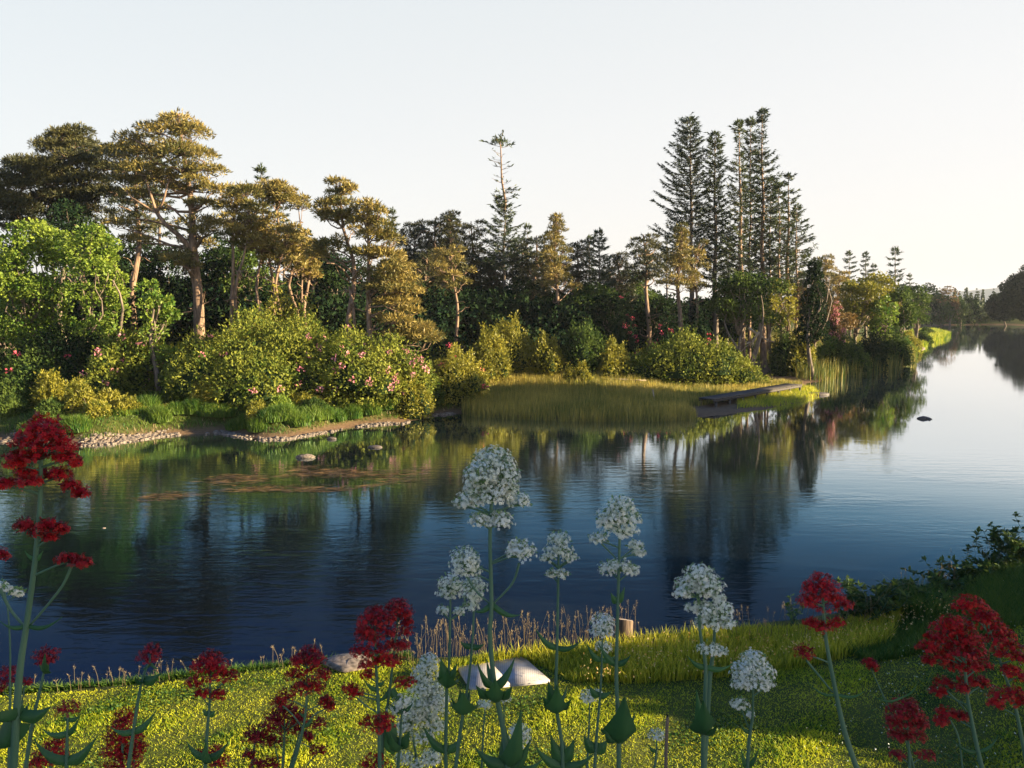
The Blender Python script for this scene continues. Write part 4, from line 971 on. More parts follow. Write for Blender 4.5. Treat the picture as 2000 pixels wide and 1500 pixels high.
# ================================================================== NEAR BANK
lawn_poly = [(-250, 1370), (0, 1338), (200, 1326), (400, 1303), (600, 1278), (800, 1270), (950, 1268), (1100, 1262), (1300, 1238), (1500, 1218), (1700, 1190), (1900, 1130), (2100, 1060), (2300, 1040), (2300, 1560), (-250, 1560)]
slab_px = [(893, 1300), (1022, 1281), (1072, 1326), (1000, 1337), (905, 1330)]
sq = np.array([hit(px, py, .92)[:2] for px, py in slab_px])
def not_slab(x, y): return ~in_poly(x, y, sq)
grass_obj('lawn_grass', 'grass', 270000, lawn_poly, lambda x, y: .048 + .04 * np.clip(wob(x * 2, y * 2), 0, 1), .018, 'short mown lawn grass in front of the water', 'grass', lean=.5, z=1.0, minz=.3, density=lambda x, y: not_slab(x, y) * 1.0, tint=lambda x, y: .58 + .35 * wob(x * 1.7, y * 2.6))
tall_poly = [(800, 1304), (880, 1288), (1000, 1270), (1150, 1258), (1300, 1240), (1500, 1222), (1640, 1206), (1760, 1200), (1740, 1262), (1600, 1290), (1400, 1315), (1250, 1328), (1120, 1322), (1060, 1290), (1010, 1278), (900, 1298), (830, 1330)]
def tden(x, y): return np.clip(.55 + .5 * wob(x * 1.1 + 2, y * 1.4), .15, 1) * not_slab(x, y)
grass_obj('tall_grass', 'tall_grass', 26000, tall_poly, lambda x, y: .26 + .15 * wob(x * .9, y * 1.3), .021, 'long sunlit yellow grass left uncut along the near water edge', 'grass', lean=.28, z=.95, minz=.25, density=tden, tint=lambda x, y: .6 + 0 * x)
edge_poly = [(-250, 1400), (0, 1362), (200, 1350), (400, 1328), (600, 1304), (800, 1292), (800, 1262), (600, 1272), (400, 1296), (200, 1318), (0, 1330), (-250, 1360)]
grass_obj('edge_plants', 'lush_grass', 42000, edge_poly, lambda x, y: .14 + 0 * x, .022, 'fringe of leafy green plants along the left lawn edge', 'ground cover', lean=.6, z=.7, minz=.15)
wild_poly = [(1640, 1212), (1760, 1178), (1900, 1140), (2100, 1065), (2300, 1040), (2300, 1180), (2050, 1215), (1850, 1235), (1700, 1245)]
grass_obj('rough_grass', 'lush_grass', 46000, wild_poly, lambda x, y: .24 + .1 * wob(x, y), .014, 'rough shaded grass on the rising bank at the right', 'grass', lean=.35, z=1.4, minz=.3)
# dry stalks with seed heads
def stalks(poly, n, h0, h1, z, label, cat, name='dry_stalks', mat='seed'):
    x, y = scatter_px(poly, n, z); g = gz(x, y); k = g > .1; x, y, g = x[k], y[k], g[k]
    mb = MB()
    for a, b, c in zip(x, y, g):
        h = rng.uniform(h0, h1); l_ = rng.normal(0, .12, 2) * h
        p = np.array([[a, b, c], [a + l_[0] * .3, b + l_[1] * .3, c + h * .55], [a + l_[0], b + l_[1], c + h]]); mb.tube(p, [.0035, .003, .002], 3, .4)
        tufts(mb, p[-1] - [0, 0, h * .10], (.006, .006, h * .12), 9, .045, .006, up=2.0, per=1, low=-1, tint=.6)
    return tag(mb.build(name, M[mat]), label, cat, kind='stuff')
stalks([(760, 1312), (860, 1300), (1010, 1278), (1150, 1262), (1250, 1244), (1250, 1225), (1000, 1250), (850, 1270), (760, 1285)], 240, .15, .72, .8, 'dry grass stalks with seed heads at the near water edge', 'grass stalks')
stalks([(100, 1360), (300, 1338), (520, 1312), (640, 1300), (640, 1276), (420, 1296), (200, 1325), (60, 1338)], 70, .15, .42, .8, 'thin plantain stalks with small knobbed heads on the left lawn edge', 'plantain stalks')
stalks([(1300, 1240), (1500, 1222), (1700, 1200), (2000, 1098), (2100, 1062), (2100, 1100), (1900, 1150), (1700, 1215), (1500, 1240)], 200, .3, .75, 1.1, 'grass stalks with seed heads on the right bank edge', 'grass stalks')
# darker weeds and clover in loose patches of the lawn
x, y = scatter_px([(-100, 1360), (600, 1300), (1100, 1350), (1700, 1300), (2100, 1250), (2200, 1540), (-100, 1540)], 42000, 1.0)
k = (np.sin(x * 2.1 + 2 * np.sin(y * 1.3)) + np.sin(y * 3.3 - x * 1.1) + rng.normal(0, .45, len(x))) > 1.35; x, y = x[k], y[k]; g = gz(x, y)
mb = MB(); c = np.stack([x, y, g + rng.uniform(.01, .05, len(x))], 1); mb.leaves(c, rng.normal(0, 1, (len(x), 3)) * [1, 1, .4] + [0, 0, .3], np.tile([0, 0, 1.], (len(x), 1)) + rng.normal(0, .4, (len(x), 3)), rng.uniform(.03, .06, len(x)), .03, rng.random(len(x)))
tag(mb.build('lawn_clover', M['lush_grass']), 'dark green clover and weeds in loose patches of the lawn', 'clover', kind='stuff')
# tiny wild flowers
x, y = scatter_px([(1130, 1300), (1250, 1255), (1500, 1255), (1700, 1225), (1830, 1200), (1900, 1235), (1700, 1262), (1450, 1310), (1250, 1330), (1150, 1340)], 620, 1.0)
g = gz(x, y); mb = MB()
nn = len(x); c = np.stack([x, y, g + rng.uniform(.12, .38, nn)], 1)
for k in range(3): mb.leaves(c, rng.normal(0, 1, (nn, 3)), rdir(nn), .024, .02, rng.random(nn))
tag(mb.build('wildflowers', M['flower_dots']), 'tiny yellow and cream wildflowers in the long grass', 'wildflowers', kind='stuff')
x, y = scatter_px([(1560, 1400), (1640, 1300), (1900, 1160), (2100, 1100), (2200, 1300), (1900, 1480), (1500, 1500)], 260, 1.3); g = gz(x, y); nn = len(x)
mb = MB(); c = np.stack([x, y, g + rng.uniform(.05, .16, nn)], 1)
for k in range(3): mb.leaves(c, rng.normal(0, 1, (nn, 3)), rdir(nn), .016, .014, rng.random(nn))
tag(mb.build('daisies', M['white']), 'tiny pale daisies scattered in the shaded lawn', 'daisies', kind='stuff')

# concrete slab with a studded metal-like surface
m, t, o = nmat('studded_slab'); n = t.nodes.new; l = t.links.new
geo = n('ShaderNodeTexCoord'); vo = n('ShaderNodeTexVoronoi'); vo.inputs['Scale'].default_value = 30; vo.inputs['Randomness'].default_value = 0; l(geo.outputs['Object'], vo.inputs['Vector'])
cr = n('ShaderNodeValToRGB'); cr.color_ramp.elements[0].position = .25; cr.color_ramp.elements[1].position = .4; cr.color_ramp.elements[0].color = (.27, .25, .235, 1); cr.color_ramp.elements[1].color = (.42, .39, .365, 1)
l(vo.outputs['Distance'], cr.inputs[0]); nz = n('ShaderNodeTexNoise'); nz.inputs['Scale'].default_value = 3; nz.inputs['Detail'].default_value = 6; l(geo.outputs['Object'], nz.inputs['Vector'])
mi = n('ShaderNodeMix'); mi.data_type = 'RGBA'; mi.blend_type = 'MULTIPLY'; mi.inputs[0].default_value = .7; l(cr.outputs[0], mi.inputs[6])
c2 = n('ShaderNodeValToRGB'); c2.color_ramp.elements[0].position = .35; c2.color_ramp.elements[1].position = .6; c2.color_ramp.elements[0].color = (.5, .45, .4, 1); c2.color_ramp.elements[1].color = (1, 1, 1, 1); l(nz.outputs[0], c2.inputs[0]); l(c2.outputs[0], mi.inputs[7])
b = n('ShaderNodeBsdfPrincipled'); b.inputs['Roughness'].default_value = .6; l(mi.outputs[2], b.inputs['Base Color'])
bp = n('ShaderNodeBump'); bp.inputs['Distance'].default_value = .01; bp.inputs['Strength'].default_value = .5; l(cr.outputs[0], bp.inputs['Height']); l(bp.outputs[0], b.inputs['Normal']); l(b.outputs[0], o.inputs[0])
zs = 1.0
zs = float(gz(*[np.array([hit(x_, y_, 1.0)[k_] for x_, y_ in ((893, 1301), (1022, 1282), (1074, 1328), (945, 1347), (985, 1315))]) for k_ in (0, 1)]).max()) + .05
Q = [hit(893, 1301, zs), hit(1022, 1282, zs), hit(1074, 1328, zs), hit(918, 1342, zs)]
root_c = sum(Q) / 4
mb = MB()
for k in range(2):
    f0, f1 = (0, .495) if k == 0 else (.505, 1)
    a, b1 = Q[0] + (Q[1] - Q[0]) * f0, Q[0] + (Q[1] - Q[0]) * f1; d1, c1 = Q[3] + (Q[2] - Q[3]) * f0, Q[3] + (Q[2] - Q[3]) * f1
    top = np.array([a, b1, c1, d1]); bot = top - [0, 0, .10]
    mb.arr(np.concatenate([top, bot]), np.array([[3, 2, 1, 0], [0, 1, 5, 4], [1, 2, 6, 5], [2, 3, 7, 6], [3, 0, 4, 7]]), .5)
tag(mb.build('paving_slab', m, None, root_c), 'pale studded slab cover set flat in the grass at the near water edge', 'slab cover')

# sawn tree stump
M['stump'] = solid_mat('stump_bark', (.05, .035, .025), (.20, .14, .095), 4, .85, .8, (5, 5, .5))
c = hit(1219, 1247, .85); th = np.linspace(0, 2 * math.pi, 25)[:-1]; lv = [(-.25, 1.12), (0, 1.04), (.15, 1.0), (.34, .97), (.36, .93)]
V = []; 
for (z, r) in lv:
    for a in th:
        rr = .155 * r * (1 + .05 * math.sin(a * 5) + .03 * math.sin(a * 11 + 1)); V.append((c[0] + rr * math.cos(a) + .02 * z, c[1] + rr * math.sin(a), c[2] + z + (.05 * math.cos(a + 2.0) if z > .3 else 0)))
root = empty('tree_stump', c, 'short sawn-off wooden stump at the near water edge', 'stump')
mb = MB(); mb.arr(np.array(V), np.array([[i * 24 + j, i * 24 + (j + 1) % 24, (i + 1) * 24 + (j + 1) % 24, (i + 1) * 24 + j] for i in range(4) for j in range(24)]), .5); mb.build('bark', M['stump'], root, c, smooth=True)
mb = MB(); top = np.array(V[-24:]); ctr = top.mean(0); mb.tris(top, np.roll(top, -1, 0), np.tile(ctr, (24, 1)), .5); mb.build('cut_top', M['dead_wood'], root, c)
# boulder half hidden behind the red flowers
o = stone_mesh(0); c = hit(682, 1300, .8); o.location = (c[0], c[1], .86); o.scale = (.55, .5, .17); o.name = 'boulder'; tag(o, 'pale flat boulder at the near water edge behind the red flowers', 'boulder', 'rocks in the lake')

# shrubs on the near right bank
def leafy(name, label, cat, px, py, z, r, h, n, leaf, lm, up=.3, droop=True, group='leafy plants on the right bank'):
    c = hit(px, py, z); g = np.array([c[0], c[1], float(gz(c[0], c[1])[0]) - .03]); root = empty(name, g, label, cat, group)
    cm, tm = MB(), MB(); ns = max(5, n // 45)
    for k in range(ns):
        az = rng.uniform(0, 6.28); e = g + np.array([math.cos(az) * r * rng.uniform(.2, 1), math.sin(az) * r * rng.uniform(.2, 1), h * rng.uniform(.55, 1.05)])
        p = limb(tm, g + rng.normal(0, r * .15, 3) * [1, 1, 0], e, .012, .004, .12, 4, 7)
        m_ = n // ns; q = rng.uniform(.25, 1, m_); pos = np.stack([np.interp(q * 6, range(7), p[:, j]) for j in range(3)], 1)
        cm.leaves(pos, rng.normal(0, 1, (m_, 3)) * [1, 1, .35] + [0, 0, up], np.tile([0, 0, 1.], (m_, 1)) + rng.normal(0, .4, (m_, 3)), leaf * rng.uniform(.6, 1.3, m_), leaf * .5, rng.random(m_))
    cm.build('foliage', M[lm], root, g); tm.build('stems', M['stem'], root, g)
for (px, py, z, r, h, n_, lab) in [(1700, 1200, 1.0, .9, .8, 1500, 'leafy clump at the water edge behind the tall red flower'), (1790, 1178, 1.1, .9, .5, 1100, 'low leafy clump right of the clump behind the red flower'), (1868, 1150, 1.2, 1.0, .5, 1200, 'leafy clump half way up the right bank edge'),
                                 (1935, 1120, 1.4, 1.0, .5, 1200, 'leafy clump with reedy leaves near the right frame edge'), (1995, 1100, 1.5, 1.0, .85, 1700, 'tallest leafy shrub where the bank meets the right frame edge'), (2060, 1075, 1.6, .9, .9, 800, 'leafy shrub just outside the right frame edge')]:
    leafy('leafy_plant', lab, 'leafy plant', px, py, z, r, h, n_, .13, 'green_mid')
leafy('leafy_plant', 'spindly leafy sprig behind the tall red flower at the water', 'leafy plant', 1556, 1222, .8, .25, .62, 90, .10, 'green', up=.5)
S = MB(); c = hit(1820, 1198, 1.1); n_ = 900; a = rng.random(n_) * 6.28; rr = .55 * np.sqrt(rng.random(n_)); g0 = float(gz(c[0], c[1])[0])
blades(S, c[0] + rr * np.cos(a), c[1] + rr * np.sin(a), np.full(n_, g0 - .03), rng.uniform(.25, .6, n_), .018, .45)
tag(S.build('grass_tussock', M['lush_grass'], None, (c[0], c[1], g0)), 'bright green arching grass tussock on the shaded right bank', 'grass tussock')
# unseen trees added right of the frame to throw the evening shade
HAZE = 0.00012
SHADE = [(36, 80, -.6, 58, 5.5, 8.5, 'fourth unseen lakeside tree, added to shade the bay reeds'),
         (5.0, 12.3, 1.1, 9.0, .95, .6, 'unseen tree added to cast the further band of shade on the lawn'),
         (6.0, 11.5, 1.1, 11.0, .85, .5, 'unseen tree added to cast the nearer band of shade on the lawn'),
         (11.3, 11.9, 1.3, 9.0, 1.5, 4.4, 'unseen tree added to shade the right end of the lawn'),
         (11.5, 18.5, 1.8, 10.0, 1.3, 2.4, 'unseen tree added to shade the right bank'),
         (-1, 50, -2.4, 70, 5.5, 4, 'first unseen lakeside tree, added to shade the reed front'),
         (8, 53, -.6, 64, 5.5, 4, 'second unseen lakeside tree, added to shade the reed front'),
         (13, 56, .4, 62, 5.5, 3.5, 'third unseen lakeside tree, added to shade the reed front')]

# ---- added unseen trees, crowns placed up-sun to shade lawn, flowers, reeds and bay
def added_shade_tree(label, x, y, z0, z1, r, n=22, lm='green_mid', dens=1.0, leaf=.3):
    g = np.array([x, y, float(gz(x, y)[0]) - .1]) if y > 3 else np.array([x, y, BED - .02])
    root = empty('added_shade_tree', g, label, 'garden tree', 'added shade trees outside the frame'); cm, tm = MB(), MB()
    C = np.array([x, y, (z0 + z1) / 2]); Rr = np.array([r, r, (z1 - z0) / 2])
    ln = limb(tm, g, C, .18, .08, .04, 7, 8)
    for i in range(n):
        c = C + rdir(1)[0] * Rr * rng.uniform(.25, .8); q = min(r, (z1 - z0) / 2) * rng.uniform(.35, .55)
        tufts(cm, c, (q, q, q * .8), int(dens * 170), leaf, leaf * .65, up=.1, per=2, spread=.8, tint=.5, low=-.9, shell=.1)
        limb(tm, ln[5], c, .06, .015, .1, 4, 4)
    cm.build('crown', M[lm], root, g); tm.build('trunk', M['bark_grey'], root, g)
TAN = math.tan(R_(SUN_EL)); SX, SY = math.sin(R_(SUN_AZ)), math.cos(R_(SUN_AZ))
def up_sun(x, y, z, dist):       # point `dist` metres towards the sun from (x, y, z)
    return x + SX * dist, y + SY * dist, z + TAN * dist
# unseen tree added to shade the foreground flowers
a = up_sun(0, .9, 6.75, 10.0)
added_shade_tree('unseen rounded tree added to shade the foreground flowers', a[0], a[1], a[2] - 1.1, a[2] + 1.1, 1.9, 40, dens=.8)
# unseen trees added to shade the lawn, right bank, reeds and bay
for (tx, ty, tz, ds, hz, r, lb) in SHADE:
    a = up_sun(tx, ty, tz, ds)
    added_shade_tree(lb, a[0], a[1], max(a[2] - hz, 1.5), a[2] + hz, r, int(30 + 16 * r / hz), dens=1.3 if hz < 3 else 4, leaf=.3 if hz < 3 else .7)

# ================================================================== FOREGROUND VALERIANS
def floret_template():
    V = []; Fc = []
    for k in range(5):
        a = k * 2 * math.pi / 5; ca, sa = math.cos(a), math.sin(a); o = len(V)
        V += [(0.1 * ca, .1 * sa, 0), (.62 * ca - .30 * sa, .62 * sa + .30 * ca, .10), (1.05 * ca, 1.05 * sa, -.05), (.62 * ca + .30 * sa, .62 * sa - .30 * ca, .10)]
        Fc.append((o, o + 1, o + 2, o + 3))
    o = len(V)      # slim tube under the petals
    for k in range(3):
        a = k * 2.094; V += [(.13 * math.cos(a), .13 * math.sin(a), 0)]
    V += [(0, 0, -2.2)]
    t3 = [(o, o + 1, o + 3), (o + 1, o + 2, o + 3), (o + 2, o, o + 3)]
    return np.array(V, float), np.array(Fc), np.array(t3)
FV, FQ, FT = floret_template()
def frames(D):
    D = D / np.linalg.norm(D, axis=1, keepdims=True); r = rdir(len(D)); A = np.cross(D, r); A /= np.linalg.norm(A, axis=1, keepdims=True) + 1e-9
    return A, np.cross(D, A), D
def add_florets(mb, pos, D, s, tint):
    A, B, D = frames(D); n_ = len(pos); nv = len(FV); s = (s * np.ones(n_))[:, None, None]
    W = pos[:, None, :] + s * (FV[None, :, 0:1] * A[:, None] + FV[None, :, 1:2] * B[:, None] + FV[None, :, 2:3] * D[:, None])
    o = mb._add(W.reshape(-1, 3)); off = (np.arange(n_) * nv)[:, None, None] + o
    q = (FQ[None] + off).reshape(-1, 4); t_ = (FT[None] + off).reshape(-1, 3)
    mb.f4.append(q); mb.t4.append(np.repeat(np.clip(tint, 0, 1), 5)); mb.f3.append(t_); mb.t3.append(np.repeat(np.clip(tint * .3, 0, 1), 3))
def head(root, org, c, rx, ry, kind, base):
    """a domed cluster of small five-petalled flowers on fine stalklets that fan out of `base`"""
    fs_ = .0021 if kind != 'white' else .0019
    big = (rx + ry) / 2
    n_ = int(np.clip(2.1 * (rx * ry) / (fs_ * fs_), 50, 800))
    u = rdir(n_ * 2); u = u[u[:, 2] > -.42][:n_]; n_ = len(u)
    bumps = 1 + .10 * np.sin(u[:, 0] * 7 + c[0] * 90) * np.sin(u[:, 2] * 6 + c[2] * 80) * (big > .008)
    pos = c + u * np.array([rx, rx * .9, ry]) * (bumps * rng.uniform(.80, 1.08, n_))[:, None]
    D = u * .8 + (pos - base) / (np.linalg.norm(pos - base, axis=1, keepdims=True) + 1e-6) * .6 + rng.normal(0, .32, u.shape)
    pm = MB(); tint = rng.normal(.55, .22, n_); ki = n_ // 2; qi = rng.integers(0, n_, ki)
    add_florets(pm, c + u[qi] * np.array([rx, rx * .9, ry]) * rng.uniform(.35, .78, ki)[:, None], D[qi] + rng.normal(0, .3, (ki, 3)), fs_ * 1.1, tint[qi] - .2)
    add_florets(pm, pos, D, fs_ * rng.uniform(.75, 1.2, n_), tint)
    o = pm.build('flower_head', M[kind], root, org)
    sm = MB(); k = max(10, n_ // 5)
    cc = c - np.array([0, 0, ry * .45]); u2 = u[rng.integers(0, n_, k)]
    e = c + u2 * np.array([rx, rx * .9, ry]) * .84
    S = np.cross(e - cc, rdir(k)); S /= np.linalg.norm(S, axis=1, keepdims=True) + 1e-9; S *= .0006
    mid = (cc + e) / 2 + np.array([0, 0, -ry * .06])
    sm.quads(cc - S, cc + S, mid + S, mid - S, rng.random(k)); sm.quads(mid - S, mid + S, e + S * .7, e - S * .7, rng.random(k))
    kb = max(8, n_ // 4); ub = rdir(kb); ub[:, 2] = np.where(ub[:, 2] < -.3, -ub[:, 2], ub[:, 2]); pb = c + ub * np.array([rx, rx * .9, ry]) * rng.uniform(.62, .96, kb)[:, None]
    sm.leaves(pb, ub + rng.normal(0, .3, ub.shape), rdir(kb), .0045, .0016, rng.random(kb)); sm.leaves(pb, ub + rng.normal(0, .3, ub.shape), rdir(kb), .0045, .0016, rng.random(kb))
    b2 = sm.build('stalklets', M['bud'] if kind == 'white' else M['red_stalk'], o)
    b2.data.transform(__import__('mathutils').Matrix.Translation(-Vector(org)))
    return o
def smooth_pts(pts, n):
    pts = np.array(pts); t = np.linspace(0, len(pts) - 1, n); i = np.clip(t.astype(int), 0, len(pts) - 2); f = (t - i)[:, None]
    p0 = pts[np.maximum(i - 1, 0)]; p1 = pts[i]; p2 = pts[i + 1]; p3 = pts[np.minimum(i + 2, len(pts) - 1)]
    return .5 * (2 * p1 + (p2 - p0) * f + (2 * p0 - 5 * p1 + 4 * p2 - p3) * f ** 2 + (3 * p1 - p0 - 3 * p2 + p3) * f ** 3)
def leaf_surface(mb, a, tip, w, cup, sag):
    """ovate pointed leaf from a to tip; w = full width in metres, cup folds the blade along its midrib"""
    ax = tip - a; ln = np.linalg.norm(ax); t = np.linspace(0, 1, 10); view = np.array([0, -1.0, 0])
    side = np.cross(ax, view); side /= np.linalg.norm(side) + 1e-9; nrm = np.cross(side, ax); nrm /= np.linalg.norm(nrm) + 1e-9
    if nrm[1] > 0: nrm = -nrm
    wd = w * np.clip(np.sin(math.pi * np.minimum(.16 + t * .84, 1) ** .62), 0, 1) ** .9 * (1 - .12 * t); wd[-1] = 0.0008
    cs = np.linspace(-1, 1, 7); V = []; sgn = 1 if ax[0] >= 0 else -1
    for i, tt in enumerate(t):
        m_ = a + ax * tt + np.array([0, 0, sag * ln]) * -math.sin(math.pi * tt) + np.array([0, 0, .10 * ln]) * tt ** 3 + nrm * .10 * ln * math.sin(math.pi * tt)
        for q in cs:
            V.append(m_ + side * wd[i] * .5 * q * math.cos(cup * .5 * abs(q)) - nrm * (abs(q) ** 1.3) * wd[i] * .5 * math.sin(cup) * 1.0 + nrm * .02 * w * math.sin(tt * 14 + q * 3))
    mb.arr(np.array(V), np.array([[i * 7 + j, i * 7 + j + 1, (i + 1) * 7 + j + 1, (i + 1) * 7 + j] for i in range(9) for j in range(6)]), np.repeat(rng.uniform(.2, .8), 54))
def valerian(label, kind, d, stems, heads, leaves=(), side=(), w=7, buds=()):
    """stems: photo points top to bottom; heads: (x, y, rx, ry); leaves: (node x, y, tip x, y, width, depth shift); side: stalk polylines"""
    s = d / F; top = stems[0]
    foot = P(stems[0][-1][0], 1560, d); foot = np.array([foot[0], d + .02, BED])
    name = 'white_valerian' if kind == 'white' else 'red_valerian'
    root = empty(name, foot, label, 'valerian', 'white valerians in the foreground' if kind == 'white' else 'red valerians in the foreground')
    sm = MB(); lines = []
    for j, st in enumerate(stems):
        pts = [P(x, y, d + (.0 if j == 0 else .03)) for x, y in st]
        sp_ = smooth_pts(pts, 7 * len(pts)); dv = sp_[-1] - sp_[-3]; q = sp_[-1]; ext = []
        while q[2] > BED: dv = dv * .9 + np.array([0, 0, -.1]) * np.linalg.norm(dv); q = q + dv / np.linalg.norm(dv) * .04; ext.append(q)
        ntop = len(sp_); sp_ = np.concatenate([sp_, np.array(ext)]); lines.append(sp_)
        tt = np.minimum(np.arange(len(sp_)) / ntop, 1.1); sm.tube(sp_, w * s * .56 * (.55 + .75 * tt), 8, .5)
    for st in side:
        pts = smooth_pts([P(x, y, d + .004) for x, y in st], 10); sm.tube(pts, np.linspace(.30, .22, 10) * w * s, 6, .5)
    sm.build('stem', M['stem'], root, foot, smooth=True)
    for (nx_, ny_, tx, ty, wp, dy) in leaves:
        lm_ = MB(); a = P(nx_, ny_, d); tip = P(tx, ty, d + dy)
        leaf_surface(lm_, a, tip, wp * s * 1.45, .75, .10); lm_.build('leaf', M['leaf'], root, foot, smooth=True)
    allp = np.concatenate(lines)
    for (x, y, rx, ry) in heads:
        c = P(x, y, d + rng.uniform(-.012, .012)); b_ = c - np.array([0, 0, ry * s * 1.2])
        dist = np.hypot(allp[:, 0] - c[0], allp[:, 2] - c[2]); below = allp[:, 2] < c[2] - ry * s * .2
        if below.any():
            q = allp[below][np.argmin(dist[below])]
            gap = np.linalg.norm((q - c)[[0, 2]])
            if gap > rx * s * .35 and gap < rx * s * 3.2:       # short stalk joining the cluster to its stem
                k = MB(); k.tube(smooth_pts([c - [0, 0, ry * s * .3], (c * .55 + q * .45) - [0, 0, .25 * gap * .5], q - [0, 0, gap * .25]], 8), .26 * w * s * np.linspace(.7, 1, 8), 5, .5)
                k.build('stalk', M['stem'], root, foot, smooth=True)
        head(root, foot, c, rx * s, ry * s, kind, b_)
    return root

V = valerian
V('tallest white valerian, in the middle of the picture with many tiered heads', 'white', .85, [[(962, 900), (961, 960), (957, 1050), (960, 1180), (957, 1240), (965, 1330), (985, 1440), (995, 1530)]],
  [(962, 903, 44, 34), (938, 930, 34, 28), (985, 928, 34, 30), (930, 950, 26, 18), (960, 945, 46, 30), (998, 950, 18, 16), (915, 978, 30, 19), (955, 968, 42, 26), (985, 962, 28, 20), (1013, 980, 24, 19), (905, 985, 20, 14), (935, 1018, 22, 17), (955, 1012, 20, 14), (975, 1018, 30, 20), (1018, 1078, 30, 27), (1008, 1072, 20, 18), (908, 1095, 32, 28), (912, 1112, 30, 20)],
  [(960, 1182, 1018, 1206, 10, 0), (960, 1182, 926, 1198, 9, 0), (966, 1345, 932, 1302, 15, -.02), (966, 1345, 950, 1292, 12, .02), (968, 1345, 1006, 1290, 15, .01), (966, 1352, 930, 1348, 26, -.04), (968, 1352, 1000, 1350, 26, -.04),
   (967, 1362, 967, 1338, 44, -.05), (992, 1500, 928, 1468, 26, 0), (992, 1500, 1018, 1400, 34, -.02), (992, 1505, 985, 1420, 30, .03), (994, 1510, 1036, 1452, 24, 0), (994, 1510, 1060, 1490, 20, 0)],
  side=[[(1014, 1100), (1000, 1140), (962, 1180)], [(912, 1125), (930, 1155), (958, 1180)]], w=9)
V('white valerian with two small round side heads, left of the tallest', 'white', .92, [[(880, 1150), (879, 1210), (877, 1300), (873, 1340), (871, 1440), (871, 1520)]],
  [(880, 1142, 25, 22), (878, 1158, 26, 12), (865, 1193, 14, 9), (896, 1195, 12, 9)], [(873, 1330, 861, 1290, 22, 0), (873, 1330, 893, 1300, 16, 0), (873, 1338, 874, 1316, 34, -.04), (871, 1470, 826, 1424, 16, 0), (871, 1470, 905, 1440, 16, 0)],
  side=[[(866, 1198), (878, 1212)], [(895, 1200), (880, 1212)]], w=6)
V('white valerian whose oval head touches the stem of the tallest', 'white', .88, [[(926, 1165), (923, 1250), (915, 1330), (905, 1390), (896, 1450), (888, 1520)]],
  [(926, 1148, 26, 22), (922, 1165, 22, 18), (921, 1185, 19, 11)], [(920, 1265, 899, 1255, 11, 0), (920, 1265, 946, 1260, 11, 0), (906, 1380, 898, 1350, 18, 0), (906, 1385, 918, 1352, 16, .02), (906, 1392, 905, 1362, 44, -.04), (906, 1394, 882, 1368, 14, 0)], w=6)
V('white valerian with a single cone head and small collar, right of the tallest', 'white', .90, [[(1091, 1070), (1090, 1150), (1088, 1265), (1086, 1370), (1097, 1450), (1100, 1520)]],
  [(1092, 1055, 23, 17), (1090, 1075, 30, 16), (1070, 1090, 17, 12), (1113, 1090, 18, 12), (1078, 1122, 12, 10), (1098, 1122, 14, 11)],
  [(1088, 1268, 1045, 1232, 11, 0), (1088, 1268, 1135, 1256, 10, 0), (1086, 1378, 1071, 1335, 22, 0), (1086, 1378, 1108, 1345, 12, .03), (1086, 1382, 1060, 1366, 22, -.02), (1086, 1382, 1115, 1372, 20, -.02), (1087, 1388, 1088, 1350, 40, -.05), (1099, 1490, 1075, 1440, 24, 0), (1099, 1490, 1122, 1448, 24, 0), (1100, 1500, 1100, 1450, 34, .03), (1099, 1500, 1044, 1462, 18, 0), (1100, 1500, 1160, 1478, 18, 0)],
  side=[[(1072, 1095), (1090, 1110)], [(1112, 1096), (1091, 1110)]], w=6.5)
V('white valerian with a flat flower collar beneath its cone head, beside the stump', 'white', .88, [[(1211, 1000), (1210, 1060), (1207, 1170), (1205, 1250), (1204, 1330), (1208, 1420), (1209, 1520)]],
  [(1212, 988, 28, 20), (1195, 1010, 32, 22), (1225, 1012, 28, 24), (1212, 1035, 36, 20), (1182, 1022, 18, 14), (1168, 1053, 20, 14), (1242, 1066, 17, 13), (1248, 1080, 14, 10), (1190, 1112, 24, 17), (1212, 1108, 26, 18), (1232, 1115, 18, 14)],
  [(1206, 1178, 1193, 1160, 12, 0), (1206, 1178, 1220, 1150, 12, 0), (1205, 1300, 1168, 1260, 12, 0), (1205, 1300, 1232, 1282, 11, 0), (1208, 1452, 1220, 1372, 56, -.03), (1209, 1446, 1240, 1400, 22, .03), (1207, 1450, 1180, 1430, 22, -.01)],
  side=[[(1175, 1062), (1203, 1090)], [(1240, 1082), (1211, 1090)]], w=7)
V('stout white valerian with a split double head, right of the stump', 'white', .87, [[(1364, 1150), (1367, 1230), (1378, 1300), (1376, 1390), (1374, 1450), (1374, 1520)], [(1398, 1200), (1393, 1270), (1386, 1330), (1380, 1420)]],
  [(1365, 1122, 32, 20), (1345, 1142, 30, 20), (1385, 1145, 30, 24), (1362, 1158, 34, 18), (1332, 1158, 18, 11), (1405, 1170, 14, 12), (1355, 1188, 20, 14), (1378, 1188, 24, 16), (1410, 1195, 24, 24), (1422, 1218, 18, 16), (1392, 1212, 30, 22), (1372, 1216, 18, 12), (1385, 1268, 24, 12), (1405, 1272, 18, 10)],
  [(1380, 1305, 1342, 1285, 10, 0), (1380, 1305, 1432, 1300, 10, 0), (1374, 1430, 1360, 1356, 22, -.01), (1374, 1430, 1352, 1408, 20, 0), (1374, 1432, 1374, 1380, 46, -.04), (1374, 1432, 1398, 1425, 22, -.02)], w=8)
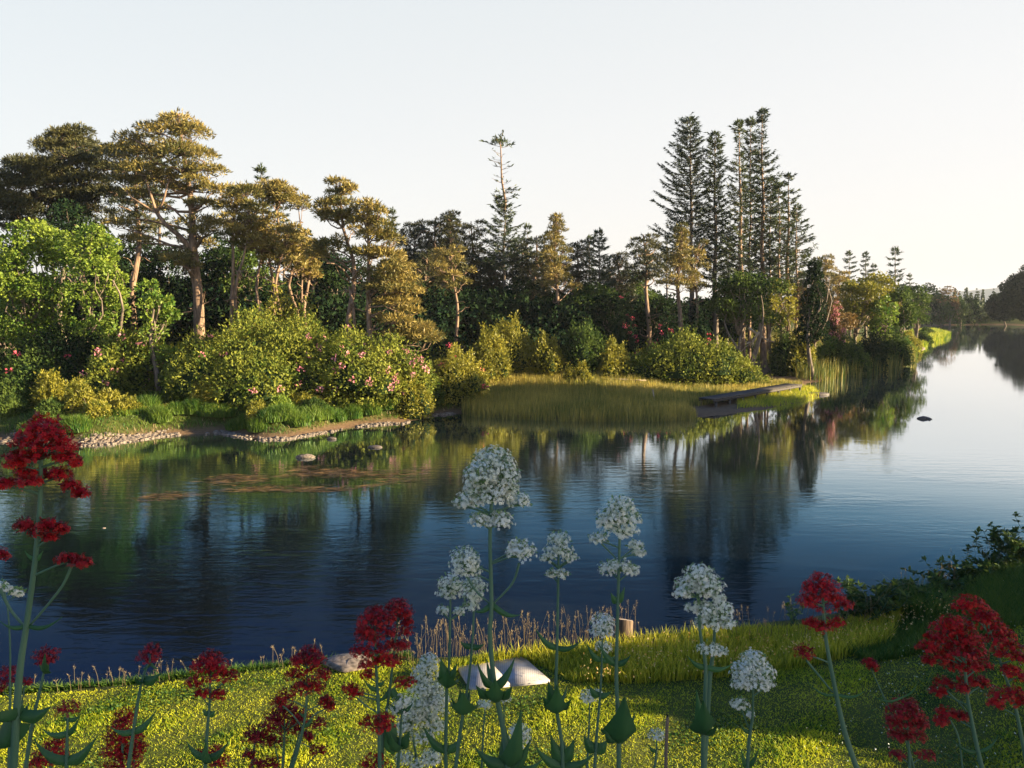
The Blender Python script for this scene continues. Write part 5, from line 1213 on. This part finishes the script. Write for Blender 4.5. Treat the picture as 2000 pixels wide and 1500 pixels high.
V('white valerian leaning to the right, bell-shaped head over the shaded lawn', 'white', .95, [[(1471, 1320), (1470, 1400), (1464, 1440), (1458, 1520)]],
  [(1470, 1290, 28, 22), (1455, 1312, 30, 22), (1485, 1312, 30, 24), (1470, 1330, 38, 18), (1445, 1335, 20, 10), (1500, 1338, 18, 14), (1445, 1375, 20, 10), (1466, 1396, 8, 9)],
  [(1460, 1500, 1448, 1470, 10, 0), (1460, 1500, 1482, 1466, 10, 0), (1466, 1432, 1446, 1418, 8, 0)], side=[[(1448, 1385), (1466, 1432)], [(1468, 1402), (1467, 1432)]], w=6)
V('big loose white valerian low beside the red ones, touching the slab', 'white', 1.15, [[(835, 1320), (838, 1400), (845, 1460), (850, 1520)], [(800, 1400), (810, 1460), (820, 1520)]],
  [(838, 1295, 22, 18), (832, 1315, 28, 22), (842, 1340, 30, 22), (820, 1345, 26, 20), (850, 1365, 30, 22), (828, 1372, 32, 20), (812, 1390, 30, 20), (850, 1388, 26, 18), (800, 1408, 28, 20), (835, 1405, 26, 16), (790, 1425, 20, 14), (852, 1420, 20, 14), (825, 1440, 26, 12), (790, 1482, 20, 16), (842, 1480, 22, 18), (818, 1495, 18, 12)], w=5)
V('greenish white valerian in bud at the lower edge of the big loose one', 'white', .95, [[(785, 1385), (781, 1450), (775, 1520)]], [(786, 1370, 20, 16), (782, 1384, 24, 12)],
  [(779, 1462, 748, 1412, 22, 0), (779, 1462, 800, 1432, 22, 0), (779, 1466, 762, 1440, 22, -.03), (784, 1392, 764, 1378, 12, 0), (784, 1392, 806, 1376, 10, 0)], w=6)
V('small round white valerian beside the stump with a second smaller tuft below', 'white', 1.2, [[(1177, 1230), (1174, 1330), (1166, 1430), (1160, 1520)]], [(1177, 1215, 24, 18), (1176, 1232, 26, 14), (1178, 1264, 18, 13)],
  [(1173, 1292, 1146, 1262, 10, 0), (1173, 1292, 1205, 1282, 10, 0), (1170, 1362, 1150, 1342, 14, 0), (1170, 1362, 1194, 1352, 12, 0), (1164, 1470, 1140, 1440, 22, 0), (1164, 1470, 1186, 1450, 26, 0)], w=5)
V('short white valerian head low between two big stems, next to the right of the tallest', 'white', 1.1, [[(1015, 1445), (1020, 1480), (1022, 1520)]], [(1015, 1430, 24, 18), (1014, 1446, 26, 12)], w=5)
V('smallest white valerian, at the bottom of the picture over the bright lawn', 'white', 1.1, [[(1283, 1445), (1281, 1480), (1276, 1520)]], [(1282, 1436, 18, 12)], [(1281, 1470, 1266, 1456, 8, 0)], w=4)
V('small hazy white valerian between the two tall stems right of the slab', 'white', 1.3, [[(1152, 1370), (1150, 1430), (1146, 1520)]], [(1150, 1362, 20, 15), (1166, 1354, 12, 9)], w=4)
V('pair of dull white buds behind the leaves of the tallest valerian', 'white', 1.25, [[(948, 1380), (944, 1430), (940, 1520)], [(984, 1372), (984, 1430), (975, 1520)]], [(947, 1376, 15, 12), (985, 1364, 14, 11)], w=4)

R = lambda *a, **k: V(*a, **k)
R('tallest red valerian at the far left, thick stem and big ragged crimson top', 'red', .62, [[(80, 880), (78, 980), (69, 1090), (52, 1220), (40, 1300), (32, 1400), (25, 1520)]],
  [(85, 826, 30, 18), (68, 845, 36, 22), (105, 848, 34, 22), (50, 862, 30, 18), (88, 868, 44, 20), (125, 872, 26, 18), (40, 892, 28, 14), (75, 892, 36, 14), (130, 895, 24, 14), (30, 905, 22, 12), (148, 905, 14, 10), (50, 925, 22, 13), (85, 930, 32, 14), (118, 928, 22, 18), (60, 942, 24, 10), (140, 950, 20, 12), (158, 965, 18, 12), (10, 945, 22, 12), (48, 1028, 20, 14), (95, 1028, 26, 15), (118, 1035, 16, 11), (75, 1040, 20, 10), (98, 1050, 12, 9), (135, 1092, 26, 13), (158, 1100, 20, 12), (-2, 1085, 20, 16)],
  [(52, 1224, 0, 1218, 8, 0), (52, 1224, 122, 1212, 8, 0), (36, 1402, -30, 1392, 34, -.02), (36, 1402, 100, 1386, 26, 0), (36, 1402, 60, 1372, 10, .02), (68, 1094, 48, 1078, 8, 0), (68, 1094, 84, 1078, 8, 0), (30, 1410, -10, 1470, 40, 0)],
  side=[[(140, 1105), (118, 1150), (60, 1220)], [(0, 1150), (20, 1190), (46, 1222)]], w=11)
R('dark red valerian with one rounded head over the water beside the tallest red stem', 'red_dark', .95, [[(90, 1290), (80, 1340), (62, 1420), (48, 1520)]], [(90, 1278, 26, 14), (92, 1290, 20, 8)], [(88, 1312, 76, 1296, 10, 0), (88, 1316, 88, 1282, 16, -.02), (88, 1312, 96, 1290, 8, 0)], w=6)
R('small red valerian half hidden behind the tallest red stem', 'red_dark', 1.1, [[(22, 1330), (20, 1400), (18, 1520)], [(48, 1340), (40, 1400), (30, 1520)]], [(16, 1312, 18, 12), (14, 1330, 18, 9), (50, 1333, 14, 10), (0, 1345, 12, 12)], w=4)
R('dark maroon valerian, one flat-bottomed head above a leaf ruff, lower left', 'red_dark', .92, [[(133, 1395), (131, 1450), (130, 1520)]], [(133, 1384, 25, 15)], [(131, 1408, 124, 1400, 9, 0), (131, 1408, 158, 1398, 9, 0), (130, 1436, 82, 1428, 12, 0), (130, 1436, 156, 1404, 10, 0), (128, 1492, 66, 1450, 20, 0), (128, 1492, 190, 1446, 20, 0)], w=6)
R('crimson valerian cluster cut by the bottom edge, below the maroon head', 'red', 1.05, [[(100, 1470), (98, 1520)]], [(108, 1456, 26, 18), (90, 1478, 30, 20), (118, 1480, 20, 18), (72, 1494, 18, 14)], w=5)
R('red valerian seen side-on in deep shade over the water, long pointed leaves below', 'red_dark', .90, [[(293, 1290), (276, 1335), (262, 1420), (248, 1520)]], [(293, 1272, 22, 15), (290, 1284, 26, 9)], [(278, 1334, 314, 1318, 18, 0), (278, 1334, 264, 1326, 14, -.02), (259, 1432, 216, 1424, 12, 0), (259, 1432, 306, 1392, 13, 0), (293, 1296, 276, 1310, 5, 0), (293, 1296, 312, 1308, 5, 0)], w=6)
R('dense crimson valerian behind the slanting leafy stem at the lower left', 'red', 1.15, [[(240, 1420), (238, 1520)], [(265, 1450), (258, 1520)]], [(247, 1398, 26, 16), (238, 1415, 26, 14), (232, 1438, 32, 20), (262, 1440, 22, 20), (225, 1465, 30, 20), (252, 1470, 30, 20), (275, 1462, 14, 16), (240, 1490, 40, 14)], w=5)
R('upright crimson valerian with two drooping side clusters, alone on the left lawn', 'red', .90, [[(411, 1310), (409, 1380), (404, 1440), (400, 1520)]], [(410, 1286, 26, 15), (398, 1300, 26, 18), (428, 1303, 24, 16), (410, 1318, 34, 12), (378, 1335, 18, 14), (447, 1322, 22, 11), (395, 1355, 16, 11), (425, 1358, 18, 11)],
  [(406, 1398, 396, 1386, 12, 0), (406, 1398, 420, 1390, 14, 0), (402, 1485, 364, 1452, 15, 0), (402, 1485, 446, 1455, 15, 0), (401, 1492, 402, 1455, 20, -.02)], side=[[(386, 1348), (407, 1378)], [(440, 1330), (409, 1360)]], w=6)
R('red valerian cluster cut by the bottom edge behind the upright one', 'red', 1.15, [[(420, 1490), (422, 1520)]], [(420, 1468, 18, 14), (428, 1486, 22, 16), (392, 1472, 12, 9)], w=5)
R('tall tiered crimson valerian left of the twin-topped one', 'red', .95, [[(600, 1300), (598, 1380), (588, 1440), (565, 1520)]],
  [(604, 1274, 22, 14), (595, 1288, 26, 16), (618, 1290, 20, 16), (578, 1292, 14, 12), (602, 1305, 30, 12), (573, 1318, 20, 12), (628, 1318, 20, 13), (600, 1335, 26, 13), (588, 1345, 22, 12), (618, 1345, 20, 12), (556, 1360, 20, 13), (545, 1372, 18, 12), (637, 1370, 16, 12), (644, 1380, 12, 9)],
  [(594, 1420, 612, 1404, 7, 0), (596, 1400, 584, 1392, 6, 0)], side=[[(640, 1382), (612, 1398), (596, 1420)], [(552, 1378), (575, 1400), (592, 1425)]], w=5.5)
R('dark bushy crimson valerian with many low heads below the tiered one', 'red_dark', 1.0, [[(556, 1420), (554, 1470), (550, 1520)], [(588, 1420), (575, 1470), (560, 1520)], [(500, 1440), (495, 1470), (490, 1520)]],
  [(555, 1385, 24, 16), (540, 1400, 26, 18), (572, 1395, 24, 18), (530, 1418, 22, 14), (558, 1420, 28, 14), (592, 1402, 20, 14), (585, 1420, 24, 14), (620, 1412, 18, 13), (500, 1432, 24, 16), (515, 1445, 24, 12), (540, 1446, 22, 12), (490, 1440, 20, 12), (600, 1440, 14, 12), (485, 1475, 14, 10), (620, 1466, 20, 12), (530, 1490, 26, 14), (505, 1494, 20, 12)], w=5,
  side=[[(618, 1474), (600, 1495), (595, 1515)], [(535, 1450), (545, 1490)]])
R('lower and nearer of the twin-topped bright red valerians in front of the boulder', 'red', .93, [[(732, 1230), (735, 1310), (740, 1400), (742, 1520)]],
  [(733, 1196, 24, 12), (718, 1212, 24, 16), (748, 1212, 26, 16), (732, 1226, 36, 16), (708, 1235, 18, 14), (755, 1238, 20, 16), (722, 1246, 30, 12), (705, 1272, 24, 12), (745, 1270, 40, 12), (728, 1288, 26, 12), (755, 1292, 24, 12), (715, 1300, 16, 10), (682, 1346, 18, 13), (694, 1354, 18, 11), (718, 1318, 16, 10), (725, 1412, 28, 12), (750, 1405, 22, 12), (745, 1420, 24, 8)],
  [(738, 1340, 752, 1330, 8, 0), (740, 1350, 710, 1330, 9, 0)], side=[[(696, 1362), (715, 1378), (737, 1392)]], w=6.5)
R('higher and further of the twin-topped bright red valerians', 'red', .96, [[(776, 1210), (768, 1290), (758, 1370), (748, 1440), (746, 1520)]],
  [(776, 1180, 22, 11), (766, 1192, 20, 13), (788, 1194, 20, 14), (778, 1208, 28, 14), (796, 1216, 12, 10), (790, 1232, 20, 12), (770, 1262, 20, 11), (785, 1260, 18, 10), (768, 1290, 22, 10), (790, 1333, 24, 10)],
  [(762, 1350, 735, 1372, 8, 0), (762, 1350, 790, 1372, 14, 0), (752, 1420, 770, 1480, 30, 0), (752, 1410, 742, 1400, 6, 0)], w=6)
R('red valerian top cut off by the bottom edge below the twin-topped pair', 'red', .95, [[(732, 1495), (733, 1520)]], [(730, 1488, 30, 10), (732, 1500, 34, 12)], w=6)
R('dark crimson valerian with a domed top and spread collar, left of the rising bank', 'red', .88, [[(1607, 1160), (1612, 1240), (1630, 1340), (1650, 1430), (1680, 1520)]],
  [(1603, 1132, 24, 14), (1588, 1146, 22, 14), (1618, 1148, 26, 15), (1600, 1160, 34, 16), (1575, 1175, 20, 12), (1632, 1168, 22, 12), (1645, 1182, 22, 10), (1605, 1182, 34, 12), (1585, 1218, 17, 13), (1610, 1226, 22, 12), (1634, 1216, 17, 12), (1572, 1275, 22, 15)],
  [(1636, 1358, 1576, 1338, 5, 0), (1636, 1358, 1692, 1352, 6, 0)], side=[[(1575, 1290), (1600, 1320), (1626, 1352)]], w=8.5)
R('lone small red valerian head over the shaded lawn', 'red', 1.0, [[(1702, 1308), (1735, 1380), (1770, 1450), (1790, 1520)]], [(1698, 1294, 14, 10), (1704, 1302, 13, 10)], [(1765, 1362, 1700, 1362, 4, 0), (1765, 1362, 1795, 1330, 4, 0)], w=3.5)
R('crimson valerian with a narrow egg-shaped top at the lower right', 'red_dark', 1.0, [[(1770, 1400), (1775, 1460), (1778, 1520)]],
  [(1768, 1376, 26, 14), (1752, 1392, 24, 18), (1786, 1394, 22, 18), (1745, 1412, 22, 16), (1770, 1412, 24, 14), (1795, 1416, 20, 18), (1752, 1436, 20, 14), (1790, 1438, 20, 12), (1770, 1440, 20, 12), (1752, 1474, 18, 9), (1808, 1474, 20, 9)], w=5)
R('biggest spreading crimson valerian at the right, several domed heads on one stem', 'red', .85, [[(1885, 1280), (1888, 1350), (1900, 1420), (1922, 1520)]],
  [(1862, 1215, 28, 14), (1845, 1230, 30, 16), (1880, 1228, 30, 16), (1825, 1250, 28, 14), (1860, 1252, 36, 18), (1895, 1250, 28, 18), (1812, 1265, 22, 12), (1905, 1275, 24, 18), (1875, 1275, 36, 14), (1835, 1280, 28, 14), (1918, 1298, 20, 16), (1895, 1300, 26, 12), (1815, 1292, 14, 11), (1860, 1300, 26, 10), (1845, 1335, 22, 14), (1832, 1350, 18, 10), (1895, 1328, 26, 13), (1918, 1335, 18, 13), (1880, 1345, 14, 10), (1848, 1392, 22, 13), (1875, 1398, 16, 11), (1838, 1408, 16, 10)],
  [(1898, 1392, 1880, 1372, 5, 0), (1912, 1470, 1860, 1450, 8, 0), (1912, 1470, 1950, 1440, 8, 0)], side=[[(1850, 1350), (1880, 1380), (1898, 1405)], [(1855, 1405), (1872, 1440), (1880, 1500)]], w=7)
R('crimson valerian running off the right edge above the biggest spreading one', 'red', .92, [[(1932, 1230), (1960, 1310), (1985, 1390), (2010, 1520)]],
  [(1893, 1174, 26, 12), (1880, 1186, 22, 12), (1908, 1188, 26, 14), (1930, 1204, 24, 14), (1910, 1208, 28, 14), (1940, 1225, 26, 14), (1960, 1240, 24, 14), (1945, 1250, 28, 12), (1975, 1262, 22, 14), (1960, 1275, 26, 12), (1990, 1285, 18, 14), (1970, 1310, 20, 14), (1990, 1320, 20, 14), (1955, 1360, 26, 16), (1980, 1352, 22, 14), (1995, 1372, 18, 16), (1945, 1375, 18, 9)], w=6)
# cream seed cluster and thin leafless stem
dried = V('dried cream umbel of seeds left of the tallest red stem', 'white', .66, [[(8, 1150), (16, 1200), (20, 1300), (16, 1520)]], [(4, 1142, 10, 5), (16, 1150, 9, 5), (28, 1156, 9, 5), (38, 1160, 8, 5)], w=3)
dried.name = 'dried_umbel'; dried['category'] = 'seed head'; del dried['group']
c = P(1304, 1420, 1.05); mb = MB(); f_ = np.array([c[0] + .0, 1.07, BED]); mb.tube(smooth_pts([c, P(1301, 1470, 1.05), f_], 12), np.linspace(.0016, .003, 12), 6)
tag(mb.build('bare_stalk', M['bark_grey'], None, f_), 'dark bare stalk standing upright at the bottom of the picture', 'stalk')
# low leaves of the flower bed just under the frame

# ---- evening air
m, t, o = nmat('evening_haze'); n = t.nodes.new; l = t.links.new
pv = n('ShaderNodeVolumePrincipled'); pv.inputs['Color'].default_value = (0.86, 0.92, 1.0, 1); pv.inputs['Density'].default_value = HAZE; pv.inputs['Anisotropy'].default_value = 0.2
l(pv.outputs[0], o.inputs['Volume'])
mb = MB(); mb.box((0, 1560, 22.0), (2600, 1680, 25.0)); tag(mb.build('haze', m), 'thin pale evening air over the lake', 'haze', kind='stuff')
